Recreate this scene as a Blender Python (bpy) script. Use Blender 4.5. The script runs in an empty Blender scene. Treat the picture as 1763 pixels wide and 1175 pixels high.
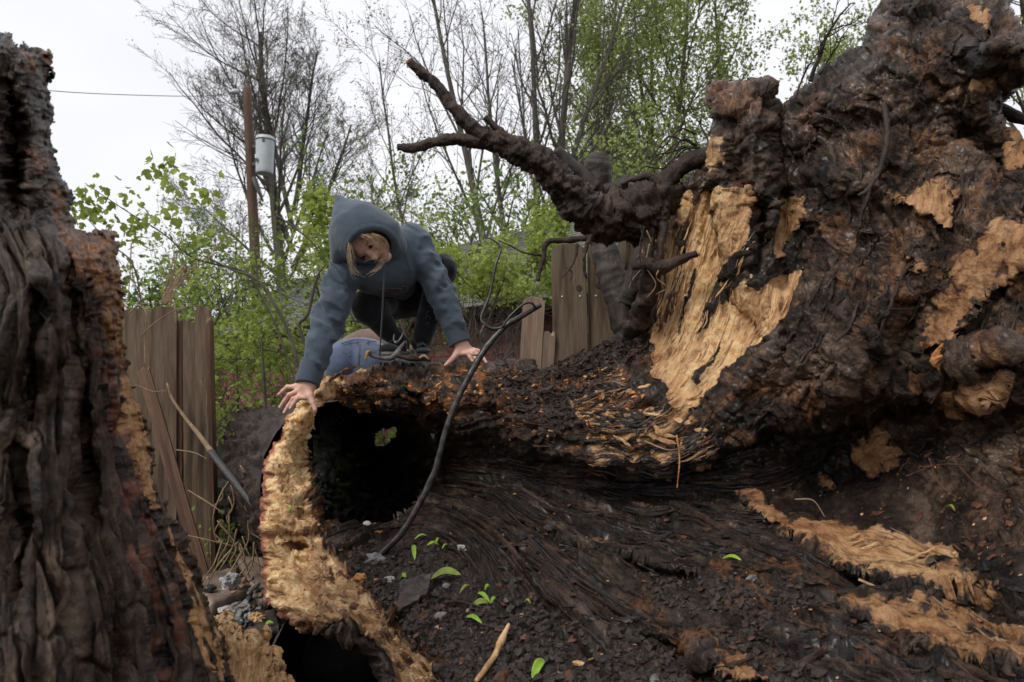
import bpy, math, random
import numpy as np
R = math.radians
# ---------------------------------------------------------------- camera, sky, sun, exposure
W, H, FPX = 1763.0, 1175.0, 1175.33
PITCH = R(3.6)
CAM = np.array((0.0, 0.0, 1.2))
sc = bpy.context.scene
COL = sc.collection
cam_d = bpy.data.cameras.new('camera')
cam_d.lens, cam_d.sensor_width, cam_d.clip_start, cam_d.clip_end = 24.0, 36.0, 0.05, 2000.0
cam = bpy.data.objects.new('camera', cam_d)
COL.objects.link(cam)
cam.location = CAM
cam.rotation_euler = (R(90) + PITCH, 0, 0)
cam_d.dof.use_dof = True
cam_d.dof.focus_distance = 2.55
cam_d.dof.aperture_fstop = 5.6
sc.camera = cam
sc.view_settings.view_transform = 'Standard'
sc.view_settings.look = 'None'
sc.view_settings.exposure = 0.45
sc.view_settings.gamma = 1.0
sc.view_settings.use_curve_mapping = False
sc.render.resolution_x, sc.render.resolution_y = 1024, 682
sc.cycles.max_bounces = 6
sc.cycles.diffuse_bounces = 3
sc.cycles.transparent_max_bounces = 4
sc.cycles.use_denoising = True

SUN_EL, SUN_AZ = R(48), R(-135)       # the brightest part of the overcast: behind and left of the camera
world = bpy.data.worlds.new('World')
sc.world = world
world.use_nodes = True
wn = world.node_tree
wn.nodes.clear()
sky = wn.nodes.new('ShaderNodeTexSky')
sky.sky_type = 'NISHITA'
sky.sun_disc = False
sky.sun_elevation = SUN_EL
sky.sun_rotation = SUN_AZ
sky.dust_density = 4.0
hs = wn.nodes.new('ShaderNodeHueSaturation'); hs.inputs['Saturation'].default_value = 0.25
wn.links.new(sky.outputs[0], hs.inputs['Color'])
tc = wn.nodes.new('ShaderNodeTexCoord')
mp = wn.nodes.new('ShaderNodeMapping'); mp.inputs['Scale'].default_value = (1, 1, 2.2)
wn.links.new(tc.outputs['Generated'], mp.inputs[0])
nz = wn.nodes.new('ShaderNodeTexNoise'); nz.inputs['Scale'].default_value = 2.2; nz.inputs['Detail'].default_value = 5
wn.links.new(mp.outputs[0], nz.inputs['Vector'])
rp = wn.nodes.new('ShaderNodeValToRGB')
rp.color_ramp.elements[0].position = 0.3; rp.color_ramp.elements[0].color = (7.0, 7.05, 7.55, 1)
rp.color_ramp.elements[1].position = 0.68; rp.color_ramp.elements[1].color = (8.0, 8.02, 8.4, 1)
wn.links.new(nz.outputs[0], rp.inputs[0])
mx = wn.nodes.new('ShaderNodeMixRGB'); mx.inputs[0].default_value = 0.93     # an overcast lid over the clear sky
wn.links.new(hs.outputs[0], mx.inputs[1]); wn.links.new(rp.outputs[0], mx.inputs[2])
bg = wn.nodes.new('ShaderNodeBackground'); bg.inputs['Strength'].default_value = 0.1
wn.links.new(mx.outputs[0], bg.inputs[0])
wo = wn.nodes.new('ShaderNodeOutputWorld'); wn.links.new(bg.outputs[0], wo.inputs[0])
sun_d = bpy.data.lights.new('sun', 'SUN')
sun_d.energy, sun_d.angle, sun_d.color = 1.5, R(16), (1.0, 0.95, 0.88)
sun = bpy.data.objects.new('sun', sun_d); COL.objects.link(sun)
sun.rotation_euler = (R(90) - SUN_EL, 0, R(-45))
sun.location = (-3, -3, 6)

# ---------------------------------------------------------------- maths
rng = np.random.default_rng(7)
random.seed(7)
CP, SP = math.cos(PITCH), math.sin(PITCH)
def P(px, py, d):
    """the point of the place seen at photo pixel (px, py), d metres deep"""
    px, py, d = np.asarray(px, float), np.asarray(py, float), np.asarray(d, float)
    x = (px - W / 2) / FPX * d; u = -(py - H / 2) / FPX * d
    return np.stack([x + 0 * d, d * CP - u * SP, 1.2 + d * SP + u * CP], -1)
def proj(V):
    q = V - CAM
    d = q[..., 1] * CP + q[..., 2] * SP
    u = -q[..., 1] * SP + q[..., 2] * CP
    return q[..., 0] / d * FPX + W / 2, -u / d * FPX + H / 2, d
PT = np.random.RandomState(3).permutation(256); PT = np.concatenate([PT, PT, PT])
GR = np.random.RandomState(4).normal(size=(256, 3)); GR /= np.linalg.norm(GR, axis=1)[:, None]
def perlin(x, y, z):
    x, y, z = np.broadcast_arrays(np.asarray(x, float), np.asarray(y, float), np.asarray(z, float))
    i, j, k = np.floor(x), np.floor(y), np.floor(z)
    x = x - i; y = y - j; z = z - k
    i = i.astype(int) & 255; j = j.astype(int) & 255; k = k.astype(int) & 255
    u, v, w = [t * t * t * (t * (t * 6 - 15) + 10) for t in (x, y, z)]
    r = 0
    for a in (0, 1):
        for b in (0, 1):
            for c in (0, 1):
                g = GR[PT[PT[PT[i + a] + j + b] + k + c]]
                r = r + (u if a else 1 - u) * (v if b else 1 - v) * (w if c else 1 - w) * (g[..., 0] * (x - a) + g[..., 1] * (y - b) + g[..., 2] * (z - c))
    return r * 1.6
def fbm(x, y, z, oct=4, gain=.5, ridged=False):
    r, a, f = 0, 1.0, 1.0
    for o in range(oct):
        n = perlin(x * f + 17.3 * o, y * f + 5.1 * o, z * f - 9.7 * o)
        r = r + a * ((1 - 2 * np.abs(n)) if ridged else n)
        a *= gain; f *= 2.03
    return r
def cells(x, y, seed=0):
    """broken-block relief: every random cell has its own height and tilt; also the distance to the crack between cells"""
    i, j = np.floor(x), np.floor(y); best = np.full(x.shape, 9.); second = best.copy(); h = np.zeros(x.shape)
    r = np.random.RandomState(seed); T = r.rand(5, 64, 64)
    for a in (-1, 0, 1):
        for b in (-1, 0, 1):
            ci, cj = i + a, j + b; u, v = ci.astype(int) & 63, cj.astype(int) & 63
            dx, dy = x - ci - T[0][u, v], y - cj - T[1][u, v]; d = np.sqrt(dx * dx + dy * dy)
            hh = (T[2][u, v] - .5) * 1.2 + dx * (T[3][u, v] - .5) * 2.2 + dy * (T[4][u, v] - .5) * 2.2
            n = d < best; second = np.where(n, best, np.minimum(second, d)); h = np.where(n, hh, h); best = np.where(n, d, best)
    return h, second - best
def sst(a, b, x):
    t = np.clip((x - a) / (b - a), 0, 1); return t * t * (3 - 2 * t)
def tps(pts, vals, X, Y, smooth=1e-4):
    p = np.array(pts, float) / 1000; v = np.array(vals, float); n = len(p)
    r2 = ((p[:, None] - p[None]) ** 2).sum(-1)
    K = np.where(r2 > 0, r2 * np.log(r2 + 1e-12), 0) + np.eye(n) * smooth
    Pm = np.c_[np.ones(n), p]
    A = np.block([[K, Pm], [Pm.T, np.zeros((3, 3))]])
    s = np.linalg.solve(A, np.r_[v, 0, 0, 0])
    out = np.empty(X.size); xf, yf = X.ravel() / 1000, Y.ravel() / 1000
    for a in range(0, X.size, 40000):
        x, y = xf[a:a + 40000], yf[a:a + 40000]
        q = (x[:, None] - p[:, 0]) ** 2 + (y[:, None] - p[:, 1]) ** 2
        out[a:a + 40000] = (q * np.log(q + 1e-12)) @ s[:n] + s[n] + s[n + 1] * x + s[n + 2] * y
    return out.reshape(X.shape)
def polydist(X, Y, poly, closed=False):
    """distance to a polyline, and position along it (0..1)"""
    p = np.array(poly, float); q = np.vstack([p[1:], p[:1]]) if closed else p[1:]
    p = p if closed else p[:-1]
    best = np.full(X.shape, 1e18); tt = np.zeros(X.shape); n = len(p)
    for k in range(n):
        ax, ay = p[k]; dx, dy = q[k] - p[k]
        t = np.clip(((X - ax) * dx + (Y - ay) * dy) / (dx * dx + dy * dy + 1e-9), 0, 1)
        e = (X - ax - t * dx) ** 2 + (Y - ay - t * dy) ** 2
        m = e < best; best = np.where(m, e, best); tt = np.where(m, (k + t) / n, tt)
    return np.sqrt(best), tt
def sdpoly(X, Y, poly):
    """signed distance, positive inside"""
    d, _ = polydist(X, Y, poly, True)
    p = np.array(poly, float); q = np.roll(p, -1, 0); ins = np.zeros(X.shape, bool)
    for (ax, ay), (bx, by) in zip(p, q):
        if ay == by: continue
        c = ((ay > Y) != (by > Y)) & (X < (bx - ax) * (Y - ay) / (by - ay) + ax)
        ins ^= c
    return np.where(ins, d, -d)
def catmull(P0, n):
    P0 = np.asarray(P0, float); m = len(P0)
    q = np.vstack([2 * P0[0] - P0[1], P0, 2 * P0[-1] - P0[-2]])
    t = np.linspace(0, m - 1, n); i = np.minimum(t.astype(int), m - 2); f = (t - i)[:, None]
    a, b, c, d = q[i], q[i + 1], q[i + 2], q[i + 3]
    return .5 * (2 * b + (c - a) * f + (2 * a - 5 * b + 4 * c - d) * f ** 2 + (3 * b - a - 3 * c + d) * f ** 3)

# ---------------------------------------------------------------- objects
def new_mesh(name, V, quads=None, tris=None, smooth=True, mats=(), attrs=None):
    me = bpy.data.meshes.new(name)
    V = np.asarray(V, np.float32)
    me.vertices.add(len(V)); me.vertices.foreach_set('co', V.ravel())
    q = np.zeros((0, 4), int) if quads is None or len(quads) == 0 else np.asarray(quads, int)
    t = np.zeros((0, 3), int) if tris is None or len(tris) == 0 else np.asarray(tris, int)
    me.loops.add(q.size + t.size)
    me.loops.foreach_set('vertex_index', np.r_[q.ravel(), t.ravel()].astype(np.int32))
    n = len(q) + len(t); me.polygons.add(n)
    st = np.r_[np.arange(len(q)) * 4, q.size + np.arange(len(t)) * 3].astype(np.int32)
    me.polygons.foreach_set('loop_start', st)
    me.polygons.foreach_set('use_smooth', np.full(n, bool(smooth)))
    for m in mats: me.materials.append(m)
    if attrs:
        for k, a in attrs.items():
            a = np.asarray(a, np.float32)
            if a.ndim == 1:
                me.attributes.new(k, 'FLOAT', 'POINT').data.foreach_set('value', a)
            elif a.shape[1] == 3:
                me.attributes.new(k, 'FLOAT_VECTOR', 'POINT').data.foreach_set('vector', a.ravel())
            else:
                me.attributes.new(k, 'FLOAT_COLOR', 'POINT').data.foreach_set('color', a.ravel())
    me.update(); me.validate()
    return me
def root_of(o):
    while o.parent: o = o.parent
    return o
def link(name, me, parent=None, loc=None):
    o = bpy.data.objects.new(name, me); COL.objects.link(o)
    if parent is not None: o.parent = parent
    if loc is not None: o.location = loc
    return o
def part(name, V, quads, mat, parent=None, tris=None, smooth=True, attrs=None, label=None, kind=None):
    """V in world coordinates; shifted into the frame of the thing it belongs to"""
    V = np.asarray(V, float)
    if parent is not None: V = V - np.array(root_of(parent).location)
    o = link(name, new_mesh(name, V, quads, tris, smooth, [mat] if not isinstance(mat, (list, tuple)) else mat, attrs), parent)
    if label: o['label'] = label
    if kind: o['kind'] = kind
    return o
def thing(name, label, cat, loc, group=None):
    o = link(name, None, None, [float(c) for c in loc]); tag(o, label, cat, group); return o
def tag(o, label=None, cat=None, group=None, kind=None):
    for k, v in (('label', label), ('category', cat), ('group', group), ('kind', kind)):
        if v: o[k] = v
    return o
def solo(name, V, quads, mat, label, cat, group=None, tris=None, smooth=True, kind=None, attrs=None):
    V = np.asarray(V, float); c = V.mean(0); c[2] = V[:, 2].min()
    o = link(name, new_mesh(name, V - c, quads, tris, smooth, [mat], attrs), None, c)
    return tag(o, label, cat, group, kind)

class MB:
    """collects pieces of geometry into one mesh"""
    def __init__(s): s.v, s.q, s.t, s.n = [], [], [], 0
    def add(s, V, q=None, t=None):
        V = np.asarray(V, float); s.v.append(V)
        if q is not None and len(q): s.q.append(np.asarray(q, int) + s.n)
        if t is not None and len(t): s.t.append(np.asarray(t, int) + s.n)
        s.n += len(V); return s
    def get(s):
        return np.vstack(s.v), (np.vstack(s.q) if s.q else np.zeros((0, 4), int)), (np.vstack(s.t) if s.t else np.zeros((0, 3), int))
    def part(s, name, mat, parent=None, **k):
        V, q, t = s.get(); return part(name, V, q, mat, parent, tris=t, **k)
    def solo(s, name, mat, label, cat, group=None, **k):
        V, q, t = s.get(); return solo(name, V, q, mat, label, cat, group, tris=t, **k)

def tubes(PL, RD, sides):
    """PL (B,n,3) polylines, RD (B,n) radii -> verts, quads"""
    PL = np.asarray(PL, float); RD = np.asarray(RD, float); B, n, _ = PL.shape
    T = np.gradient(PL, axis=1); T /= np.linalg.norm(T, axis=2, keepdims=True) + 1e-12
    mean = T.mean(1); ref = np.where(np.abs(mean[:, 2:3]) < .8, np.array([[0, 0, 1.]]), np.array([[1., 0, 0]]))
    A = np.cross(T, ref[:, None, :]); A /= np.linalg.norm(A, axis=2, keepdims=True) + 1e-12
    Bn = np.cross(T, A)
    th = np.arange(sides) * 2 * math.pi / sides
    V = PL[:, :, None] + RD[:, :, None, None] * (np.cos(th)[None, None, :, None] * A[:, :, None] + np.sin(th)[None, None, :, None] * Bn[:, :, None])
    idx = np.arange(B * n * sides).reshape(B, n, sides)
    a, b = idx[:, :-1], idx[:, 1:]
    q = np.stack([a, np.roll(a, -1, 2), np.roll(b, -1, 2), b], -1).reshape(-1, 4)
    return V.reshape(-1, 3), q
def rtube(pts, radii, sides=12, seg=.02, amp=0., nsc=8., seed=0, ridg=0., cap=True, wob=0., gain=.5):
    """one tube through pts with lumpy, barky relief; returns V, quads, tris"""
    pts = np.asarray(pts, float); radii = np.atleast_1d(np.asarray(radii, float))
    L = np.linalg.norm(np.diff(pts, axis=0), axis=1).sum(); n = int(np.clip(L / seg, 4, 400))
    c = catmull(pts, n)
    if wob: c = c + wob * np.stack([perlin(c[:, 0] * 5 + s, c[:, 1] * 5, c[:, 2] * 5 + seed) for s in (0, 31, 67)], -1)
    r = np.interp(np.linspace(0, 1, n), np.linspace(0, 1, len(radii)), radii)
    V, q = tubes(c[None], r[None], sides)
    C = np.repeat(c, sides, 0); N = V - C; rr = np.linalg.norm(N, axis=1, keepdims=True) + 1e-9; N = N / rr
    th = np.tile(np.arange(sides) * 2 * math.pi / sides, n); tl = np.repeat(np.linspace(0, L, n), sides)
    if amp: V = V + N * rr * amp * fbm(V[:, 0] * nsc + seed, V[:, 1] * nsc, V[:, 2] * nsc, 5, gain)[:, None]
    if ridg: V = V + N * rr * ridg * fbm(np.cos(th) * 2.5 + seed, np.sin(th) * 2.5, tl * 3, 3, ridged=True)[:, None]
    t = []
    if cap:
        V = np.vstack([V, c[0] - (c[1] - c[0]) * .3, c[-1] + (c[-1] - c[-2]) * .3]); m = n * sides
        k = np.arange(sides)
        t = np.vstack([np.c_[np.roll(k, -1), k, np.full(sides, m)], np.c_[m - sides + k, m - sides + np.roll(k, -1), np.full(sides, m + 1)]])
    return V, q, t
def box(c, s, rot=None, jit=0.):
    """box corners with small random unevenness"""
    v = np.array([(x, y, z) for z in (-.5, .5) for y in (-.5, .5) for x in (-.5, .5)]) * s
    if jit: v = v + rng.normal(size=v.shape) * jit
    if rot is not None: v = v @ np.array(rot).T
    return v + c, [(0, 2, 3, 1), (4, 5, 7, 6), (0, 1, 5, 4), (2, 6, 7, 3), (0, 4, 6, 2), (1, 3, 7, 5)]
def ico(sub=1):
    t = (1 + 5 ** .5) / 2
    v = np.array([(-1, t, 0), (1, t, 0), (-1, -t, 0), (1, -t, 0), (0, -1, t), (0, 1, t), (0, -1, -t), (0, 1, -t), (t, 0, -1), (t, 0, 1), (-t, 0, -1), (-t, 0, 1)], float)
    v /= np.linalg.norm(v[0])
    f = [(0, 11, 5), (0, 5, 1), (0, 1, 7), (0, 7, 10), (0, 10, 11), (1, 5, 9), (5, 11, 4), (11, 10, 2), (10, 7, 6), (7, 1, 8), (3, 9, 4), (3, 4, 2), (3, 2, 6), (3, 6, 8), (3, 8, 9), (4, 9, 5), (2, 4, 11), (6, 2, 10), (8, 6, 7), (9, 8, 1)]
    for _ in range(sub):
        v = list(map(tuple, v)); cache = {}; nf = []
        def mid(a, b):
            k = (min(a, b), max(a, b))
            if k not in cache:
                m = (np.array(v[a]) + v[b]) / 2; m /= np.linalg.norm(m); v.append(tuple(m)); cache[k] = len(v) - 1
            return cache[k]
        for a, b, c in f:
            x, y, z = mid(a, b), mid(b, c), mid(c, a); nf += [(a, x, z), (b, y, x), (c, z, y), (x, y, z)]
        f = nf; v = np.array(v)
    return np.array(v), np.array(f)
ICO0, ICO1, ICO2, ICO3, ICO4 = ico(0), ico(1), ico(2), ico(3), ico(4)
def rock(c, s, seed=0, sub=2, amp=.25, nsc=1.3, rz=0., flat=False):
    v, f = (ICO0, ICO1, ICO2, ICO3, ICO4)[sub]
    v = v.copy()
    if flat:                                      # facets
        v = np.sign(v) * np.abs(v) ** .55
    v = v * (1 + amp * fbm(v[:, 0] * nsc + seed, v[:, 1] * nsc, v[:, 2] * nsc - seed, 6 if sub == 4 else 3, .62 if sub == 4 else .5))[:, None] * s
    a, b = math.cos(rz), math.sin(rz)
    v = np.c_[v[:, 0] * a - v[:, 1] * b, v[:, 0] * b + v[:, 1] * a, v[:, 2]]
    return v + c, f
def normals(V, q, t=None):
    N = np.zeros_like(V)
    if q is not None and len(q):
        n = np.cross(V[q[:, 2]] - V[q[:, 0]], V[q[:, 3]] - V[q[:, 1]])
        for k in range(4): np.add.at(N, q[:, k], n)
    if t is not None and len(t):
        n = np.cross(V[t[:, 1]] - V[t[:, 0]], V[t[:, 2]] - V[t[:, 0]])
        for k in range(3): np.add.at(N, t[:, k], n)
    return N / (np.linalg.norm(N, axis=1, keepdims=True) + 1e-12)
# ---------------------------------------------------------------- smooth-union bodies (surface nets)
def caps(p, a, b, ra, rb):
    a, b = np.asarray(a, float), np.asarray(b, float); ab = b - a
    h = np.clip(((p - a) @ ab) / (ab @ ab + 1e-12), 0, 1)
    return np.linalg.norm(p - a - h[..., None] * ab, axis=-1) - (ra + (rb - ra) * h)
def ell(p, c, r, rot=None):
    q = p - np.asarray(c, float)
    if rot is not None: q = q @ np.asarray(rot, float)       # columns = axes
    r = np.asarray(r, float)
    k0 = np.linalg.norm(q / r, axis=-1); k1 = np.linalg.norm(q / (r * r), axis=-1)
    return k0 * (k0 - 1) / (k1 + 1e-9)
def smin(a, b, k):
    h = np.clip(.5 + .5 * (b - a) / k, 0, 1); return b + (a - b) * h - k * h * (1 - h)
def smax(a, b, k): return -smin(-a, -b, k)
def nets(f, lo, hi, h):
    lo, hi = np.asarray(lo, float), np.asarray(hi, float)
    n = np.ceil((hi - lo) / h).astype(int) + 1
    ax = [lo[i] + h * np.arange(n[i]) for i in range(3)]
    G = np.empty(n)
    for i in range(0, n[0], 16):
        p = np.stack(np.meshgrid(ax[0][i:i + 16], ax[1], ax[2], indexing='ij'), -1); G[i:i + 16] = f(p)
    S = G < 0; cnt = np.zeros(n - 1, int); acc = np.zeros(tuple(n - 1) + (3,))
    for d in range(3):
        o = [e for e in range(3) if e != d]
        s0 = [slice(None)] * 3; s1 = [slice(None)] * 3; s0[d] = slice(0, -1); s1[d] = slice(1, None)
        g0, g1 = G[tuple(s0)], G[tuple(s1)]; cr = (g0 < 0) != (g1 < 0)
        t = np.where(cr, g0 / (g0 - g1 + 1e-20), 0)
        for a in (0, 1):
            for b in (0, 1):
                sl = [slice(None)] * 3; sl[o[0]] = slice(a, n[o[0]] - 1 + a); sl[o[1]] = slice(b, n[o[1]] - 1 + b)
                c = cr[tuple(sl)]; cnt += c
                acc[..., d] += np.where(c, t[tuple(sl)], 0); acc[..., o[0]] += c * a; acc[..., o[1]] += c * b
    act = cnt > 0; ids = -np.ones(cnt.shape, int); ids[act] = np.arange(act.sum())
    ijk = np.argwhere(act); V = lo + h * (ijk + acc[act] / cnt[act][:, None]); Q = []
    for d in range(3):
        o = [(d + 1) % 3, (d + 2) % 3]
        s0 = [slice(1, -1)] * 3; s0[d] = slice(0, -1); s1 = [slice(1, -1)] * 3; s1[d] = slice(1, None)
        a, b = S[tuple(s0)], S[tuple(s1)]
        for m, flip in ((a & ~b, False), (~a & b, True)):
            e = np.argwhere(m)
            if not len(e): continue
            off = np.ones(3, int); off[d] = 0; e = e + off; cs = []
            for da, db in ((1, 1), (0, 1), (0, 0), (1, 0)):
                k = e.copy(); k[:, o[0]] -= da; k[:, o[1]] -= db; cs.append(ids[k[:, 0], k[:, 1], k[:, 2]])
            q = np.stack(cs, 1); Q.append(q[:, ::-1] if flip else q)
    return V, np.vstack(Q)
def relax(V, q, it=1, w=.5):
    for _ in range(it):
        A = np.zeros_like(V); c = np.zeros(len(V))
        for k in range(4):
            np.add.at(A, q[:, k], V[q[:, (k + 1) % 4]]); np.add.at(c, q[:, k], 1)
        V = V * (1 - w) + w * A / np.maximum(c, 1)[:, None]
    return V
# ---------------------------------------------------------------- materials
class NT:
    def __init__(s, name):
        s.m = bpy.data.materials.new(name); s.m.use_nodes = True; s.t = s.m.node_tree; s.t.nodes.clear()
        s.out = s.n('ShaderNodeOutputMaterial')
    def n(s, typ, props=None, **ins):
        nd = s.t.nodes.new(typ)
        for k, v in (props or {}).items(): setattr(nd, k, v)
        for k, v in ins.items():
            key = int(k[1:]) if k[0] == 'i' and k[1:].isdigit() else k.replace('_', ' ')
            s.set(nd.inputs[key], v)
        return nd
    def set(s, sock, v):
        if isinstance(v, bpy.types.NodeSocket): s.t.links.new(v, sock)
        elif isinstance(v, bpy.types.Node): s.t.links.new(v.outputs[0], sock)
        else: sock.default_value = v
    def noise(s, vec, scale, detail=6, rough=.55, dist=0.):
        return s.n('ShaderNodeTexNoise', Vector=vec, Scale=scale, Detail=detail, Roughness=rough, Distortion=dist).outputs[0]
    def ramp(s, fac, stops):
        nd = s.n('ShaderNodeValToRGB', Fac=fac); cr = nd.color_ramp
        while len(cr.elements) < len(stops): cr.elements.new(.5)
        for e, (p, c) in zip(cr.elements, stops):
            e.position = p; e.color = tuple(c) + (1,) if not isinstance(c, (int, float)) else (c, c, c, 1)
        return nd.outputs[0]
    def mix(s, f, a, b, mode='MIX'):
        return s.n('ShaderNodeMixRGB', {'blend_type': mode}, Fac=f, Color1=a if not isinstance(a, tuple) else a + (1,), Color2=b if not isinstance(b, tuple) else b + (1,)).outputs[0]
    def math(s, op, a, b=0., c=0., clamp=False):
        return s.n('ShaderNodeMath', {'operation': op, 'use_clamp': clamp}, i0=a, i1=b, i2=c).outputs[0]
    def mapping(s, vec, scale=(1, 1, 1), rot=(0, 0, 0)):
        return s.n('ShaderNodeMapping', Vector=vec, Scale=scale, Rotation=rot).outputs[0]
    def bsdf(s, col, rough=.6, spec=.5, bump=None, bs=.3, bd=.01, **k):
        ins = dict(Base_Color=col if not isinstance(col, tuple) else col + (1,), Roughness=rough); ins['Specular_IOR_Level'] = spec
        ins.update(k)
        b = s.n('ShaderNodeBsdfPrincipled', **ins)
        if bump is not None:
            s.t.links.new(s.n('ShaderNodeBump', Height=bump, Strength=bs, Distance=bd).outputs[0], b.inputs['Normal'])
        s.t.links.new(b.outputs[0], s.out.inputs[0]); return b
def pmat(name, cols, scale=5., stretch=(1, 1, 1), detail=7, rough=.6, spec=.4, bump=.4, bscale=None, bdist=.01, fine=None, lo=.3, hi=.7, metal=0., dist=0.):
    m = NT(name); co = m.mapping(m.n('ShaderNodeTexCoord').outputs['Object'], stretch)
    n1 = m.noise(co, scale, detail, dist=dist)
    k = len(cols); c = m.ramp(n1, [(lo + (hi - lo) * i / max(1, k - 1), cc) for i, cc in enumerate(cols)])
    n2 = m.noise(co, bscale or scale * 4, 6, .65)
    c = m.mix(.55, c, m.ramp(n2, [(.3, .45), (.7, 1.5)]), 'MULTIPLY') if fine is None else m.mix(fine, c, m.ramp(n2, [(.3, .45), (.7, 1.5)]), 'MULTIPLY')
    m.bsdf(c, rough=rough, spec=spec, bump=n2, bs=bump, bd=bdist, Metallic=metal)
    return m.m
def leafmat(name, cols, var=1.5):
    m = NT(name); co = m.n('ShaderNodeTexCoord').outputs['Object']
    c = m.ramp(m.noise(co, var, 4), [(.32 + .36 * i / (len(cols) - 1), cc) for i, cc in enumerate(cols)])
    c2 = m.mix(.5, c, m.ramp(m.noise(co, var * 15, 2), [(.35, .6), (.65, 1.4)]), 'MULTIPLY')
    d = m.n('ShaderNodeBsdfPrincipled', Base_Color=c2, Roughness=.5); d.inputs['Specular IOR Level'].default_value = .3
    t = m.n('ShaderNodeBsdfTranslucent', Color=c2)
    m.t.links.new(m.n('ShaderNodeMixShader', Fac=.45, i1=d, i2=t).outputs[0], m.out.inputs[0])
    return m.m

def fallen_mat(name, bd=.026, iso=1., wk=.5, coat=.4):
    """wet rotten wood, char, mud and torn pale wood; 'msk' = pale wood, orange rot, soil, mud; 'grn' follows the grain"""
    m = NT(name)
    msk = m.n('ShaderNodeAttribute', {'attribute_name': 'msk'})
    sep = m.n('ShaderNodeSeparateColor', Color=msk.outputs['Color'])
    wood, orange, soil, mud = sep.outputs[0], sep.outputs[1], sep.outputs[2], msk.outputs['Alpha']
    grn = m.n('ShaderNodeAttribute', {'attribute_name': 'grn'}).outputs['Vector']
    co = m.n('ShaderNodeTexCoord').outputs['Object']
    g1 = m.noise(grn, 1.0, 8, .62, .25); g2 = m.noise(grn, 3.4, 7, .65)
    i1 = m.noise(co, 7, 9, .62); i2 = m.noise(co, 38, 8, .65); i3 = m.noise(co, 130, 5, .6); i4 = m.noise(co, 2.2, 5)
    # dark: char to brown bark, wet sheen painted in as lighter grain streaks
    dark = m.ramp(m.math('MULTIPLY_ADD', g1, .7, m.math('MULTIPLY', i2, .3)), [(.39, (.0022, .0014, .001)), (.47, (.011, .0066, .0045)), (.54, (.046, .027, .017)), (.62, (.13, .09, .065))])
    dark = m.mix(m.ramp(i4, [(.5, 0.), (.66, .6)]), dark, (.034, .0135, .007))
    # mud: grey-brown clay; crevice shade and wet glints coloured into the ramp
    mudc = m.ramp(m.math('MULTIPLY_ADD', i2, .5, m.math('MULTIPLY', i1, .5)), [(.41, (.0045, .0022, .0012)), (.475, (.040, .020, .0105)), (.54, (.115, .064, .036)), (.63, (.24, .155, .10))])
    c = m.mix(mud, dark, mudc)
    soilc = m.ramp(i2, [(.33, (.008, .006, .005)), (.5, (.03, .02, .015)), (.66, (.058, .04, .031)), (.76, (.085, .06, .045))])
    soilc = m.mix(m.ramp(i1, [(.52, 0.), (.64, .75)]), soilc, (.045, .019, .011))
    c = m.mix(soil, c, soilc)
    oc = m.ramp(m.math('MULTIPLY_ADD', i2, .55, m.math('MULTIPLY', g2, .45)), [(.36, (.02, .008, .005)), (.46, (.12, .042, .014)), (.57, (.36, .145, .042)), (.7, (.56, .31, .125))])
    c = m.mix(orange, c, oc)
    wc = m.ramp(m.math('MULTIPLY_ADD', g2, .66, m.math('MULTIPLY', i1, .34)), [(.34, (.09, .04, .018)), (.42, (.27, .13, .055)), (.50, (.50, .29, .135)), (.60, (.66, .43, .235)), (.72, (.78, .6, .39))])
    wc = m.mix(m.ramp(i4, [(.44, 0.), (.62, .55)]), wc, m.mix(.5, wc, (.35, .15, .06)))
    pl = m.n('ShaderNodeAttribute', {'attribute_name': 'pale'}).outputs['Fac']
    wc = m.mix(pl, wc, m.ramp(i2, [(.36, (.42, .19, .06)), (.45, (.74, .44, .19)), (.57, (.90, .67, .37))]))
    wc = m.mix(m.n('ShaderNodeAttribute', {'attribute_name': 'wet'}).outputs['Fac'], wc, m.mix(1., wc, (.44, .31, .215), 'MULTIPLY'))
    wc = m.mix(m.ramp(i3, [(.3, .35), (.42, 0.)]), wc, (.10, .05, .025))
    wedge = m.math('ADD', wood, m.math('MULTIPLY', m.math('SUBTRACT', i2, .5), .9))
    c = m.mix(m.ramp(wedge, [(.42, 0.), (.56, 1.)]), c, wc)
    pk = m.n('ShaderNodeAttribute', {'attribute_name': 'pink'}).outputs['Fac']
    c = m.mix(pk, c, m.ramp(i2, [(.35, (.18, .05, .03)), (.6, (.42, .15, .09))]))
    ro0 = m.ramp(g1, [(.35, .16), (.65, .62)])
    ro = m.math('ADD', m.math('MULTIPLY', wood, .3), m.mix(.5, ro0, m.ramp(i1, [(.35, .3), (.65, .8)])), clamp=True)
    h = m.math('MULTIPLY', m.math('ADD', m.math('MULTIPLY', g2, 1.0), m.math('ADD', m.math('MULTIPLY', i2, .7 * iso), m.math('MULTIPLY', i3, .4 * iso))), m.math('SUBTRACT', 1.0, m.math('MULTIPLY', wood, wk)))
    m.bsdf(c, rough=ro, spec=.36, bump=h, bs=1., bd=bd, Coat_Weight=m.math('MULTIPLY', m.ramp(i1, [(.42, 0.), (.6, coat)]), m.math('SUBTRACT', 1.0, m.math('MULTIPLY', wood, .8))), Coat_Roughness=.3)
    return m.m
M = {}
M['fallen'] = fallen_mat('wet_rotten_wood')
M['stump'] = fallen_mat('furrowed_stump_bark', .008, .6, .2, .06)
M['splint'] = fallen_mat('splintered_pale_wood', .012, .5, .2, 0.)
M['root'] = pmat('wet_root_bark', [(.008, .0045, .003), (.026, .0135, .0085), (.075, .041, .027)], 14, rough=.5, spec=.35, bump=.9, bscale=60, bdist=.012)
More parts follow.
